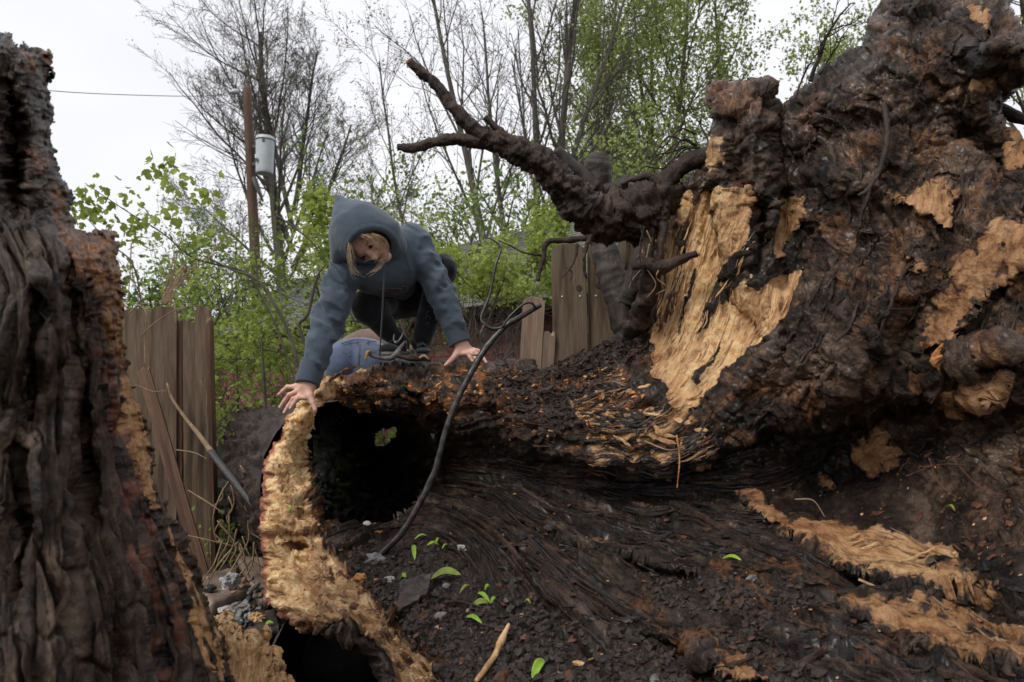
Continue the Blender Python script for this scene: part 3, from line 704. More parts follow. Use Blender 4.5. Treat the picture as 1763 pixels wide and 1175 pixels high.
# medium relief
F.pos()
wx, wy, wz = F.V[..., 0], F.V[..., 1], F.V[..., 2]
big = fbm(wx * 4.5, wy * 4.5, wz * 4.5, 3)
med = fbm(wx * 14, wy * 14, wz * 14, 4)
rdg = fbm(wx * 9 + 3, wy * 9, wz * 9, 4, ridged=True) - .6
fine = fbm(wx * 50, wy * 50, wz * 50, 2)
gr1 = fbm(psi * .034, X * .0035, Y * .0035, 3, ridged=True) - .6
gr2 = fbm(psi * .11, X * .008, Y * .008, 2)
saw = np.mod(psi * .045 + 1.2 * fbm(X * .012, Y * .012, 2, 3), 1.0)
rimg = fbm(X * .012, Y * .045, 3, 3, ridged=True) - .5
blk = np.round(2.2 * fbm(X * .022, Y * .03, 13, 2)) / 2.2
smw = np.clip(wood + 0, 0, 1)
trunkish = 1 - np.maximum(plate, m_rim)
qx, qy = X + 1.6 * F.warpx, Y + 1.6 * F.warpy
cb, cbk = cells(qx / 62, qy / 48, 11); cs, csk = cells(qx / 23, qy / 19, 12); cp, cpk = cells(psi / 15 + F.warpx * .03, (X * .8 + Y * .6) / 75, 13); cr, crk = cells(X / 36 + F.warpx * .05, Y / 21, 14); cr2, _ = cells(X / 15, Y / 10, 15)
disp = plate * (1 - W_all) * (.020 * cb + .009 * cs - .012 * np.exp(-(cbk / .1) ** 2) - .004 * np.exp(-(csk / .12) ** 2))
disp += (1 - np.maximum(plate, m_rim)) * (1 - soil) * (.010 * cp - .006 * np.exp(-(cpk / .13) ** 2))
disp += plate * (.038 * big + .010 * med + .008 * rdg + .020 * gr1 + .008 * gr2 + .005 * fine) + soil * .006 * fine
gr3 = fbm(psi * .042, X * .0022, Y * .0022, 3, .6, ridged=True) - .6
strand = trunkish * (1 - soil) * sst(730, 830, Y) * (1 - .8 * sst(1360, 1460, X) * sst(930, 880, Y - (X - 1380) * .3))
disp += trunkish * (1 - soil) * (.018 * big + .014 * gr1 + .008 * med + .004 * gr2 + .002 * fine)
disp += strand * (.034 * gr3 + .006 * gr2 + .010 * (saw - .5))
disp += trunkish * (1 - soil) * sst(860, 760, Y) * (.022 * (saw - .5) + .012 * rdg + .006 * fine)
disp += crust * .010 * fbm(wx * 40, wy * 40, wz * 40, 3)
disp += soil * (.016 * med + .012 * big + .009 * np.abs(fine) + .006 * perlin(wx * 85, wy * 85, wz * 85))
blk2 = np.round(2.5 * fbm(X * .055, Y * .075, 23, 2) + .3 * rimg) / 2.5
disp += m_rim * (.007 * med + .004 * rimg + .022 * cr + .009 * cr2 + .010 * blk - .006 * np.exp(-(crk / .1) ** 2))
flat = np.maximum(mk['torn'], mk['torn2'])
disp = disp * (1 - .55 * W_all) + W_all * (.008 * gr1 + .003 * gr2) + flat * .010 * gr1
cl = F.mask([(478,760),(500,712),(538,690),(548,700),(535,740),(520,775),(500,785),(462,790)], 6, .5)
disp *= 1 - .88 * cl
disp *= np.clip(F.sd / 10, .3, 1)
F.finish(disp)
# the hollow
HOLE = [(548,702),(575,692),(620,700),(660,712),(705,712),(742,725),(752,760),(750,815),(730,860),(695,892),(650,905),(600,905),(560,885),(540,850),(533,800),(536,750)]
sdh = sdpoly(X, Y, HOLE) + 4 * fbm(X * .04, Y * .04, 6, 3)
F.inside &= sdh < 0; F.cut = sdh
wet = np.zeros_like(X)
for k, a_ in dict(p1=.35, p2=.55, p3=.55, p4=.6, p5=.6, p6=.3, p8=.4, p9=.6, p10=.65, p11=.4, p12=.6, p13=.4, p14=.5, p15=.5, p16=.6, torn2=.25).items(): wet = np.maximum(wet, a_ * F.mask(PW[k], 8, .45, -8))
attrs = dict(wet=wet, msk=np.stack([wood, orange, soil, mud], -1), grn=np.stack([psi * .14, X * .009, Y * .009], -1), pale=pale, pink=pink)
root = thing('fallen_tree', 'huge uprooted hollow tree with torn pale wood and muddy root plate', 'fallen tree', P(900, 1000, 2.6) * (1, 1, 0))
lab_rim = m_rim > .5
patch_lab = np.zeros(X.shape, int)
for n_, k in enumerate(PW): patch_lab = np.where(mk[k] > .5, n_ + 1, patch_lab)
lab_plate = (plate > .5) & ~lab_rim
lab_soil = (soil > .5) & ~lab_rim & (patch_lab == 0)
lab_trunk = ~lab_rim & ~lab_plate & ~lab_soil
trunk = F.emit('trunk', lab_trunk & (patch_lab == 0), M['fallen'], root, attrs)
rim = F.emit('broken_rim', lab_rim & (patch_lab == 0), M['fallen'], root, attrs, label='pale yellow splintered rim of the hollow')
rplate = F.emit('root_plate', lab_plate & (patch_lab == 0), M['fallen'], root, attrs, label='muddy brown root plate standing on edge')
for n_, k in enumerate(PW):
    par = rplate if k not in ('torn', 'p5', 'p6', 'p10', 'p11', 'p16') else trunk
    F.emit('torn_wood' if k in ('torn', 'torn2') else 'wood_patch', (patch_lab == n_ + 1) & ~lab_rim, M['fallen'], par, attrs)
so = F.emit('soil_bed', lab_soil, M['fallen'], None, attrs)
tag(so, 'dark crumbly soil lying in the open trunk below the hollow', 'soil', None, 'stuff')
F.back('far_side', M['char'], root, .55)
gy_, gx_ = np.gradient(psi)
def fibres(name, n, sel, mat, parent, r0, L, seed, lift=.0):
    """long splinters and strands lying along the grain, half bedded in the wood"""
    g = np.random.default_rng(seed); jj, ii = np.nonzero(sel & F.inside); k = g.integers(0, len(jj), n)
    x, y = X[jj[k], ii[k]].astype(float), Y[jj[k], ii[k]].astype(float); ok = np.ones(n, bool); pts = []; steps = 9; ln = g.uniform(.4, 1., n) * L
    for s_ in range(steps):
        j = np.clip(((y - F.y0) / STEP).astype(int), 0, F.ny - 1); i = np.clip(((x - F.x0) / STEP).astype(int), 0, F.nx - 1)
        ok &= sel[j, i] & F.inside[j, i]; t_ = s_ / (steps - 1)
        pts.append(F.V[j, i] + F.N[j, i] * (lift * (2 * t_ - 1) ** 2 + r0 * .35)[..., None] if np.ndim(lift) else F.V[j, i] + F.N[j, i] * (lift * (2 * t_ - 1) ** 2 + r0 * .35))
        dx, dy = -gy_[j, i], gx_[j, i]; m_ = np.hypot(dx, dy) + 1e-9; x = x + dx / m_ * ln / steps; y = y + dy / m_ * ln / steps
    PL = np.array(pts).transpose(1, 0, 2)[ok]
    for _ in range(3): PL[:, 1:-1] = (PL[:, :-2] + 2 * PL[:, 1:-1] + PL[:, 2:]) / 4
    PL = PL + .0015 * g.normal(size=PL.shape)
    rd = r0 * g.uniform(.35, 1.2, (len(PL), 1)) * np.array([.15, .6, .9, 1, 1, 1, .9, .6, .1]) * g.uniform(.75, 1.25, (len(PL), steps))
    v, q = tubes(PL, rd, 5); return part(name, v, q, M[mat], parent, kind='stuff', smooth=False)
strs = (strand > .5) & ~lab_rim & (patch_lab == 0) & ~((X > 1380) & (Y < 900 + (X - 1380) * .3))
fibres('char_strands', 650, strs, 'char', trunk, .0045, 150, 1, .003)
fibres('char_strands', 260, strs, 'root', trunk, .008, 200, 2, .004)
fibres('pale_strands', 60, strs, 'redchip', trunk, .003, 60, 3, .004)
fibres('torn_fibres', 150, (mk['torn'] > .5) | (mk['torn2'] > .5), 'chip', trunk, .0026, 120, 4, .002)
fibres('torn_fibres', 110, flaky > .4, 'wetchip', trunk, .0032, 80, 5, .006)
fibres('torn_fibres', 120, flaky > .3, 'char', trunk, .0055, 80, 6, .005)
fibres('torn_fibres', 70, (mk['p6'] > .5) | (mk['p10'] > .5), 'wetchip', rplate, .0035, 90, 7, .003)
fibres('root_strands', 130, lab_plate & (patch_lab == 0) & (Y > 250), 'root', rplate, .006, 110, 8, .006)
fibres('bark_strands', 420, lab_trunk & (crust + orange > .3) & (patch_lab == 0) & (Y < 830), 'root', trunk, .005, 70, 9, .007)
fibres('bark_strands', 130, lab_trunk & (Y < 830) & (X > 600) & (patch_lab == 0), 'redchip', trunk, .004, 50, 10, .007)
# closed dark tube added under the log to blacken the void below the rim
v, q, t = rtube([P(603,1150,2.28), P(600,1142,2.7), P(598,1130,3.3)], [.27, .27, .2], 30, .04, .08, 6); part('added_void_tube', v, q, M['char'], trunk, tris=t[30:])

# the log running back behind the hollow: bark outside, black hollow inside, knot hole at the far end
def logtube(r0, r1, amp, name, inner):
    n, s = 90, 160
    ax = catmull([P(642, 806, 3.24), P(604, 808, 3.8), P(510, 805, 4.8), P(435, 790, 6.4)] if inner else [P(618, 852, 2.95), P(560, 845, 3.6), P(480, 815, 4.8), P(430, 790, 6.5)], n)
    th = np.arange(s) * 2 * math.pi / s
    k = np.linspace(0, 1, n)[:, None]
    fw = np.gradient(ax, axis=0); fw /= np.linalg.norm(fw, axis=1)[:, None]
    A = np.cross(fw, (0, 0, 1.)); A /= np.linalg.norm(A, axis=1)[:, None]; B = np.cross(A, fw)
    rr = (r0 + (r1 - r0) * np.clip(k * (4 if inner else 1), 0, 1)) * (1 + .06 * np.cos(2 * th + 1)[None] + .04 * np.sin(3 * th)[None])
    V = ax[:, None] + rr[..., None] * (np.cos(th)[None, :, None] * A[:, None] * .95 + np.sin(th)[None, :, None] * B[:, None] * 1.08)
    N = V - ax[:, None]; N /= np.linalg.norm(N, axis=2, keepdims=True)
    bark = fbm(th[None] * 9 + 0 * k, k * 14, 4.4, 4, ridged=True) + .6 * fbm(V[..., 0] * 12, V[..., 1] * 12, V[..., 2] * 12, 4)
    V = V + N * (amp * bark * np.clip(k * 12, .1, 1))[..., None]
    idx = np.arange(n * s).reshape(n, s)
    q = np.stack([idx[:-1], np.roll(idx[:-1], -1, 1), np.roll(idx[1:], -1, 1), idx[1:]], -1).reshape(-1, 4)
    c = V.reshape(-1, 3)[q].mean(1); px, py, d = proj(c)
    hole = (((px - 662) / 20) ** 2 + ((py - 752 + .5 * (px - 662)) / 17) ** 2 < 1 + .5 * fbm(px * .08, py * .08, 1, 2))
    nf = np.einsum('ij,ij->i', c - ax[np.minimum((q[:, 0] // s), n - 1)], c - CAM) > 0
    q = q[~(hole & nf)]
    if not inner:
        q = q[~(V.reshape(-1, 3)[q].mean(1)[:, 1] < 2.7)]
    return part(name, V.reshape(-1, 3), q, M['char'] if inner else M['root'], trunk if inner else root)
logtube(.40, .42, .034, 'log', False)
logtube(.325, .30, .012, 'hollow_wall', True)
# ---------------------------------------------------------------- ground
def ground_z(x, y):
    near = .16 * np.exp(-(((x + .9) / 2.2) ** 2 + ((y - 3.6) / 2.0) ** 2))
    pit = -1.8 * np.exp(-(((x + .28) / .66) ** 8 + ((y - 3.0) / 1.4) ** 8))  # stump hole, sunk deeper and farther under the log to darken the void
    return near + pit + .03 * fbm(x * 1.3, y * 1.3, 2, 4)
def make_ground():
    a = np.linspace(-1, 1, 220); g = np.sign(a) * (np.abs(a) * 4 + np.abs(a) ** 5 * 700)
    gx, gy = np.meshgrid(g, g + 3.0)
    gz = ground_z(gx, gy); n = len(a); idx = np.arange(n * n).reshape(n, n)
    q = np.stack([idx[:-1, :-1], idx[:-1, 1:], idx[1:, 1:], idx[1:, :-1]], -1).reshape(-1, 4)
    o = part('ground', np.stack([gx, gy, gz], -1).reshape(-1, 3), q, M['ground']); tag(o, kind='structure')
make_ground()

# ---------------------------------------------------------------- house with dark red siding and shingled roof
def house():
    a = np.array([1.25, 6.7, 0.]); b = np.array([-6.6, 14.3, 0.]); along = (b - a); L = np.linalg.norm(along); along /= L
    back = np.array([along[1], -along[0], 0.]);  back = back if back[1] > 0 else -back
    ez = 2.2; t = thing('garage', 'dark red clapboard garage with grey shingled roof beyond the fence', 'garage', (a + b) / 2)
    mb = MB()                                    # wall body behind the planks
    c = (a + b) / 2 + back * 2.3 + np.array((0, 0, ez / 2)); Rm = np.array([along, back, (0, 0, 1)]).T
    v, f = box((0, 0, 0), (L - .04, 4.5, ez)); mb.add(v @ Rm.T + c, f); mb.part('wall', M['trim'], t, smooth=False)
    wall = t.children[0]
    h = .155; me = None
    for k in range(int(ez / h)):
        for s in range(3):
            l = L / 3 - .006
            if me is None:
                v, f = box((0, 0, 0), (l, .018, h + .02)); v[v[:, 2] < 0, 1] += -.014
                me = new_mesh('siding_board', v, f, smooth=False, mats=[M['siding']])
            o = link('siding_board', me, wall)
            p = a + along * (L / 3 * (s + .5)) + np.array((0, 0, h * (k + .5) + .01)) - back * .032
            o.location = p - np.array(t.location); o.rotation_euler = (0, 0, math.atan2(along[1], along[0]) + (math.pi if np.cross(along, back)[2] < 0 else 0))
    # roof plane
    sl = R(30); up = back * math.cos(sl) + np.array((0, 0, math.sin(sl))); nrm = -back * math.sin(sl) + np.array((0, 0, math.cos(sl)))
    e0 = a - back * .42 + np.array((0, 0, ez - .12)) - along * .35; LL = L + .7
    m2 = MB(); RL = 3.3
    v, f = box((LL / 2, RL / 2, -.04), (LL, RL, .06)); m2.add(v @ np.array([along, up, nrm]) + e0, f)
    v, f = box((LL / 2, RL - .0, -.04), (LL, .05, .05)); m2.add(v @ np.array([along, up, nrm]) + e0, f)
    roof = m2.part('roof', M['trim'], t, smooth=False)
    far = MB(); e1 = e0 + up * RL; up2 = back * math.cos(sl) - np.array((0, 0, math.sin(sl))); n2 = back * math.sin(sl) + np.array((0, 0, math.cos(sl)))
    v, f = box((LL / 2, RL / 2, -.04), (LL, RL, .06)); far.add(v @ np.array([along, up2, n2]) + e1, f); far.part('roof', M['shingle'], t, smooth=False)
    m3 = MB(); v, f = box((LL / 2, -.012, -.05), (LL, .022, .13)); m3.add(v @ np.array([along, up, nrm]) + e0, f); m3.part('fascia', M['trim'], roof, smooth=False)
    v, f = box((0, 0, 0), (.292, .20, .012)); v[:, 2] += np.where(v[:, 1] < 0, .006, -.004)
    me = new_mesh('shingle', v, f, smooth=False, mats=[M['shingle']]); rest = MB(); cand = []
    rows = int(RL / .145); cols = int(LL / .3); r_ = random.Random(5)
    for i in range(rows):
        for j in range(cols):
            p = e0 + along * (.15 + j * .3 + (.15 if i % 2 else 0)) + up * (.07 + i * .145 + r_.uniform(-.008, .008)) + nrm * (.006 + r_.uniform(0, .005))
            px, py, d = proj(p); inview = 690 < px < 1080 and 300 < py < 540
            cand.append((not inview, float(d), p, r_.uniform(-.02, .02)))
    cand.sort(key=lambda c: (c[0], c[1]))
    Mx = np.array([along, up, nrm])
    from mathutils import Matrix
    for n, (nv, d, p, tw) in enumerate(cand):
        if n < 300:
            o = link('shingle', me, roof)
            m4 = Matrix([list(r) + [0] for r in Mx.T] + [[0, 0, 0, 1]]) @ Matrix.Rotation(tw, 4, 'Z'); m4.translation = p - np.array(t.location); o.matrix_local = m4
        else: rest.add(v @ Mx + p, f)
    rest.part('shingle_courses', M['shingle'], roof, smooth=False, kind='stuff')
house()

# ---------------------------------------------------------------- fences
def board(w, h, th, dog=.025, bend=0., seed=0, broken=0.):
    """upright board with clipped top corners, or a broken end; origin at its base"""
    n = 7; xs = np.linspace(-w / 2, w / 2, n); V = []; r_ = random.Random(seed)
    for y in (-th / 2, th / 2):
        for k, x in enumerate(xs): V.append((x, y, 0))
        for k, x in enumerate(xs): V.append((x, y + bend * .5, h * .5))
        for k, x in enumerate(xs):
            e = min(x + w / 2, w / 2 - x); z = h - (dog * (1 - e / dog) if e < dog else 0)
            if broken: z = h - broken * r_.random()
            V.append((x, y + bend, z))
    f = []; o = 3 * n
    for r in range(2):
        for k in range(n - 1):
            a = r * n + k; f.append((a, a + 1, a + n + 1, a + n)); b = o + a; f.append((b + 1, b, b + n, b + n + 1))
    for k in range(n - 1):
        f.append((2 * n + k, 2 * n + k + 1, o + 2 * n + k + 1, o + 2 * n + k))
    for r in range(2):
        f.append((r * n, (r + 1) * n, o + (r + 1) * n, o + r * n)); f.append((r * n + n - 1, o + r * n + n - 1, o + (r + 1) * n + n - 1, (r + 1) * n + n - 1))
    return np.array(V, float), f
def put_board(parent, name, foot, top, w, mat, seed=0, yaw=0., th=.018, broken=0., dog=.025, bend=0., label=None, loc=True):
    """a board from foot to top (world points); its face towards the camera unless yawed"""
    from mathutils import Matrix, Vector
    foot, top = np.array(foot, float), np.array(top, float); z = top - foot; h = np.linalg.norm(z); z /= h
    yv = np.array([math.sin(yaw), math.cos(yaw), 0]); xv = np.cross(yv, z); xv /= np.linalg.norm(xv); yv = np.cross(z, xv)
    v, f = board(w, h, th, dog, bend, seed, broken)
    me = new_mesh(name, v, f, smooth=False, mats=[mat])
    base = np.array(parent.location) if parent is not None else 0
    o = link(name, me, parent)
    m4 = Matrix([[xv[0], yv[0], z[0], 0], [xv[1], yv[1], z[1], 0], [xv[2], yv[2], z[2], 0], [0, 0, 0, 1]]); m4.translation = Vector(foot - base)
    o.matrix_local = m4
    if label: o['label'] = label
    return o
f1 = thing('fence', 'tall weathered board fence between the dark stump and the fallen log', 'fence', (*P(290, 985, 3.8)[:2], .1))
for k, (x0, x1, yt, xb0, d, m_) in enumerate([(214, 262, 532, 214, 3.86, 'fence'), (262, 305, 528, 262, 3.82, 'fence'), (300, 314, 545, 302, 3.84, 'fence_red'), (316, 345, 546, 318, 3.76, 'fence'), (336, 362, 528, 340, 3.72, 'fence')]):
    wd = (x1 - x0) / FPX * d; c = P((x0 + x1) / 2, yt, d)
    ft = P((x0 + x1) / 2 + (xb0 - x0), 1000, d + .06)
    put_board(f1, 'fence_board', ft, c, wd - .004, M[m_], k, yaw=random.uniform(-.1, .1), th=.02, broken=.05 if k in (2, 3) else 0, dog=.02)
put_board(f1, 'fence_board', P(372, 1000, 3.66), P(361, 545, 3.62), .15, M['fence_red'], 9, yaw=R(74), broken=.04, label='red-brown fence board seen edge on')
put_board(f1, 'fence_board', P(150, 1000, 3.9), P(150, 530, 3.9), .15, M['fence'], 12)
lean = put_board(None, 'loose_board', P(352, 1000, 3.45), P(245, 632, 3.6), .062, M['fence_red'], 21, yaw=-.2, broken=.03)
tag(lean, 'long red-brown board leaning diagonally against the left fence', 'board')
f2 = thing('fence', 'two brown dog-eared boards with a row of pale nails behind the log', 'fence', (*P(1010, 700, 3.2)[:2], 0))
for k, (xa, xb, yt, d, yw) in enumerate([(948, 1009, 421, 3.16, .05), (1010, 1062, 416, 3.18, -.03), (1062, 1112, 405, 3.26, .0), (1113, 1165, 392, 3.3, .05), (1166, 1220, 385, 3.34, 0)]):
    ft = P((xa + xb) / 2 + 12, 1100, d); tp = P((xa + xb) / 2, yt, d)
    b_ = put_board(f2, 'fence_board', ft, tp, (xb - xa) / FPX * d - .004, M['fence'], 30 + k, yaw=yw, dog=.03)
    if k < 2:
        h = np.linalg.norm(tp - ft); w_ = (xb - xa) / FPX * d
        for xx in (-.24, .24) if k else (-.2, .3):
            v, fc = ICO1; o = link('nail', new_mesh('nail', v * (.0045, .003, .0045), tris=fc, mats=[M['nail']]), b_); o.location = (xx * w_, -.0105, h - .242 - .012 * k)
        v, fc = ICO2; o = link('knot', new_mesh('knot', v * (.014, .0012, .016), tris=fc, mats=[M['knot']]), b_); o.location = (.28 * w_ if not k else -.15 * w_, -.0098, h - .205)
rl = MB(); v, f = box((0, 0, 0), (1.2, .035, .085)); rl.add(v + P(1215, 560, 3.36), f); rl.part('rail', M['fence'], f2, smooth=False)
tag(put_board(None, 'loose_board', P(905, 760, 3.2), P(920, 512, 3.12), .1, M['fence_pale'], 41, yaw=.1, dog=.02), 'pale leaning board left of the brown fence, cut corners at its top', 'board')
tag(put_board(None, 'loose_board', P(935, 760, 3.18), P(946, 570, 3.14), .055, M['fence_pale'], 42, yaw=-.1, broken=.03), 'short narrow pale board between the leaning board and the brown fence', 'board')

# ---------------------------------------------------------------- trees and shrubs
class Tree:
    def __init__(s, seed): s.r = random.Random(seed); s.seg = {}; s.tips = []
    def branch(s, p, d, L, r, lv, prm):
        q = prm[lv]; n = q['n']; pts = [p]; rs = [r]; d = d / np.linalg.norm(d)
        st = L / (n - 1)
        for k in range(n - 1):
            g = s.r.gauss
            d = d + np.array([g(0, 1), g(0, 1), g(0, 1)]) * q['w'] + np.array([0, 0, q['up']])
            d = d / np.linalg.norm(d); p = p + d * st; pts.append(p); rs.append(r * (1 - (1 - q['end']) * (k + 1) / (n - 1)))
        s.seg.setdefault((n, q['s'], lv <= prm['trunk']), []).append((pts, rs))
        if lv + 1 >= prm['levels']:
            s.tips += pts[1:]; return
        m = q['kids']; m = int(m * (L / q['L'])) if q.get('L') else m
        for k in range(max(1, m)):
            t = q['from'] + (1 - q['from']) * ((k + s.r.random()) / max(1, m)); i = min(int(t * (n - 1)), n - 2); f = t * (n - 1) - i
            pp = pts[i] * (1 - f) + pts[i + 1] * f; dd = pts[i + 1] - pts[i]; dd = dd / np.linalg.norm(dd)
            a = np.cross(dd, [s.r.gauss(0, 1), s.r.gauss(0, 1), s.r.gauss(0, 1)]); a /= np.linalg.norm(a) + 1e-9
            an = s.r.gauss(q['ang'], q['ang'] * .22)
            nd = dd * math.cos(an) + a * math.sin(an)
            s.branch(pp, nd, L * q['ratio'] * (1 - .45 * t) * s.r.uniform(.75, 1.2), max(rs[i] * q['rr'], .0012 if 'thin' not in prm else prm['thin']), lv + 1, prm)
    def mesh(s, trunk):
        mb = MB()
        for (n, sd, tr), L in s.seg.items():
            if tr != trunk: continue
            v, q = tubes(np.array([l[0] for l in L]), np.array([l[1] for l in L]), sd); mb.add(v, q)
        return mb
def leaves(pts, n, size, spread, r, lobes=False, droop=.5):
    """n leaf blades scattered about pts"""
    pts = np.asarray(pts); g = np.random.default_rng(r)
    c = pts[g.integers(0, len(pts), n)] + g.normal(size=(n, 3)) * spread
    d = g.normal(size=(n, 3)); d[:, 2] -= droop; d /= np.linalg.norm(d, axis=1)[:, None]
    a = np.cross(d, g.normal(size=(n, 3))); a /= np.linalg.norm(a, axis=1)[:, None]; b = np.cross(d, a)
    s = size * g.uniform(.55, 1.3, n)[:, None]
    if not lobes:
        V = np.stack([c, c + d * s * .5 + a * s * .28 + b * s * .06, c + d * s, c + d * s * .5 - a * s * .28 + b * s * .06], 1)
        return V.reshape(-1, 3), np.arange(4 * n).reshape(n, 4), None
    o = [(0, 0), (.34, .12), (.62, .52), (.3, .5), (.32, .95), (0, 1.15), (-.32, .95), (-.3, .5), (-.62, .52), (-.34, .12)]
    V = np.stack([c + d * s * y + a * s * x + b * s * .18 * abs(x) for x, y in o] + [c + d * s * .45 - b * s * .05], 1); m = len(o) + 1
    k = np.arange(n)[:, None] * m
    T = np.concatenate([np.c_[k + i, k + (i + 1) % (m - 1), k + m - 1] for i in range(m - 1)])
    return V.reshape(-1, 3), None, T
def plant(name, label, cat, base, stems, prm, seed, bark, leaf=None, nleaf=0, lsize=.1, spread=.1, lobes=False, group=None, keep=None, label2=None):
    t = Tree(seed); base = np.array(base, float)
    for (off, d, L, r) in stems: t.branch(base + np.array(off, float), np.array(d, float), L, r, 0, prm)
    root = thing(name, label, cat, base, group)
    t.mesh(True).part('trunk', bark, root)
    if any(not k[2] for k in t.seg): t.mesh(False).part('branches', bark, root, kind='stuff')
    if nleaf:
        tp = np.array(t.tips)
        if keep is not None: tp = tp[keep(tp)]
        v, q, T = leaves(tp, nleaf, lsize, spread, seed, lobes)
        part('foliage', v, q, leaf, root, tris=T, smooth=False, kind='stuff')
    return root
# tall bare tree behind the pole
bare = {'levels': 5, 'trunk': 1, 'thin': .0075,
 0: dict(n=12, s=10, w=.03, up=.02, end=.30, kids=22, **{'from': .30}, ang=.8, ratio=.44, rr=.36),
 1: dict(n=9, s=6, w=.07, up=.07, end=.25, kids=7, **{'from': .2}, ang=.55, ratio=.5, rr=.5),
 2: dict(n=6, s=4, w=.10, up=.04, end=.4, kids=5, **{'from': .15}, ang=.6, ratio=.55, rr=.6),
 3: dict(n=5, s=3, w=.14, up=.03, end=.5, kids=4, **{'from': .1}, ang=.6, ratio=.6, rr=.7),
 4: dict(n=4, s=3, w=.2, up=.03, end=.6, kids=0, **{'from': .1}, ang=.5, ratio=.5, rr=.6)}
plant('bare_tree', 'tall bare vase-shaped tree with pale buds behind the utility pole', 'tree', (*P(500, 660, 30)[:2], -.1),
      [((0, 0, 0), (0, 0, 1), 17.5, .30), ((0, 0, 7.2), (-.42, 0, 1), 8.0, .13), ((0, 0, 6.4), (.5, 0, 1), 7.0, .13), ((0, 0, 9.0), (.16, .1, 1), 7.5, .12), ((0, 0, 8.0), (-.2, -.1, 1), 8.5, .12), ((0, 0, 5.5), (-.9, 0, .8), 6.0, .09), ((0, 0, 6.5), (.9, 0, .5), 5.5, .08)], bare, 5, M['bark_far'], M['bud'], 6000, .09, .10)
# stems of bare multi-trunked tree
def multi(name, label, px, d, stems, seed, leafy, nleaf, lsize, h=1., group=None, leafm='leaf2', thin=.005, keep=None, bark='bark_mid'):
    prm = {'levels': 4, 'trunk': 0, 'thin': thin,
     0: dict(n=12, s=8, w=.035, up=.01, end=.22, kids=15, **{'from': .22}, ang=.5, ratio=.34, rr=.42),
     1: dict(n=7, s=4, w=.09, up=.05, end=.3, kids=7, **{'from': .15}, ang=.6, ratio=.5, rr=.55),
     2: dict(n=5, s=3, w=.13, up=.03, end=.4, kids=5, **{'from': .1}, ang=.6, ratio=.6, rr=.65),
     3: dict(n=4, s=3, w=.18, up=.02, end=.5, kids=0, **{'from': .1}, ang=.5, ratio=.5, rr=.6)}
    return plant(name, label, 'tree', (*P(px, 660, d)[:2], -.1), stems, prm, seed, M[bark], M[leafm] if leafy else M['bud'], nleaf, lsize, .12 if d > 8 else .06, group=group, keep=keep)
multi('bare_tree', 'dark many-stemmed tree with hardly any leaves above the cut limb', 948, 15, [((-.5, 0, 0), (-.17, 0, 1), 12, .12), ((-.2, .3, 0), (-.08, .0, 1), 12, .12), ((0, 0, 0), (-.01, .0, 1), 12, .14), ((.05, .1, 4), (.16, 0, 1), 7, .09), ((-.6, .2, 3), (-.3, 0, 1), 7, .08)], 11, False, 1500, .07, bark='bark_far')
multi('leafy_tree', 'yellow-green leafy tree left of the tall root stub', 1085, 18, [((0, 0, 0), (0, 0, 1), 13, .18), ((.3, 0, 0), (.1, 0, 1), 14, .13), ((-.4, 0, 0), (-.1, 0, 1), 13, .12)], 12, True, 24000, .12)
multi('leafy_tree', 'yellow-green leafy tree directly behind the tall root stub', 1180, 20, [((0, 0, 0), (-.02, 0, 1), 14, .15), ((.5, 0, 0), (.12, 0, 1), 13, .13), ((.3, 0, 0), (.25, 0, 1), 12, .11), ((-.3, 0, 0), (-.14, 0, 1), 12, .11)], 13, True, 24000, .13)
0 and multi('leafy_tree', 'slender yellow-green tree with pale gaps left of the dark many-stemmed tree', 880, 24, [((0, 0, 0), (-.1, 0, 1), 9, .14), ((-1, 0, 0), (-.2, 0, 1), 8.5, .12), ((.8, 0, 0), (.05, 0, 1), 9, .12)], 14, True, 7000, .11)
multi('leafy_tree', 'yellow-green tree showing past the right edge of the root plate', 1820, 14, [((0, 0, 0), (0, 0, 1), 13, .17), ((-.4, 0, 0), (-.1, 0, 1), 12, .13)], 15, True, 9000, .1)
multi('bare_tree', 'thin bare tree reaching in above the long upturned root', 800, 16, [((0, 0, 0), (-.30, 0, 1), 9.0, .07)], 19, False, 1200, .07, thin=.005)
# far bushes low down close the view above the fence
shr = {'levels': 4, 'trunk': 0, 'thin': .0022,
 0: dict(n=9, s=6, w=.09, up=.0, end=.35, kids=9, **{'from': .12}, ang=.6, ratio=.5, rr=.5),
 1: dict(n=7, s=4, w=.12, up=.0, end=.4, kids=6, **{'from': .12}, ang=.65, ratio=.55, rr=.6),
 2: dict(n=5, s=3, w=.16, up=-.01, end=.5, kids=4, **{'from': .1}, ang=.6, ratio=.6, rr=.7),
 3: dict(n=4, s=3, w=.2, up=-.02, end=.5, kids=0, **{'from': .1}, ang=.5, ratio=.5, rr=.6)}
def shrub(label, px, d, n, Lr, seed, leaf, nleaf, lsize, tilt=.5, lobes=True, name='young_maple', spread=.05, r=.016, group='young maples beyond the fence', bark='twig', cat='shrub', keep=None):
    r_ = random.Random(seed); st = []
    for k in range(n):
        st.append(((r_.uniform(-.4, .4), r_.uniform(-.3, .3), 0), (r_.uniform(-tilt, tilt), r_.uniform(-tilt, tilt), 1), Lr * r_.uniform(.8, 1.15), r * r_.uniform(.7, 1.4)))
    return plant(name, label, cat, (*P(px, 700, d)[:2], .05), st, shr, seed, M[bark], M[leaf], nleaf, lsize, spread, lobes, group, keep)
shrub('young maple just left of the hooded person, its leaves above the red siding', 470, 5.4, 4, 1.9, 31, 'leaf', 2000, .038, keep=lambda t: t[:, 2] > 1.35)
shrub('young maple above the left fence boards', 330, 5.6, 4, 1.85, 32, 'leaf', 2200, .036)
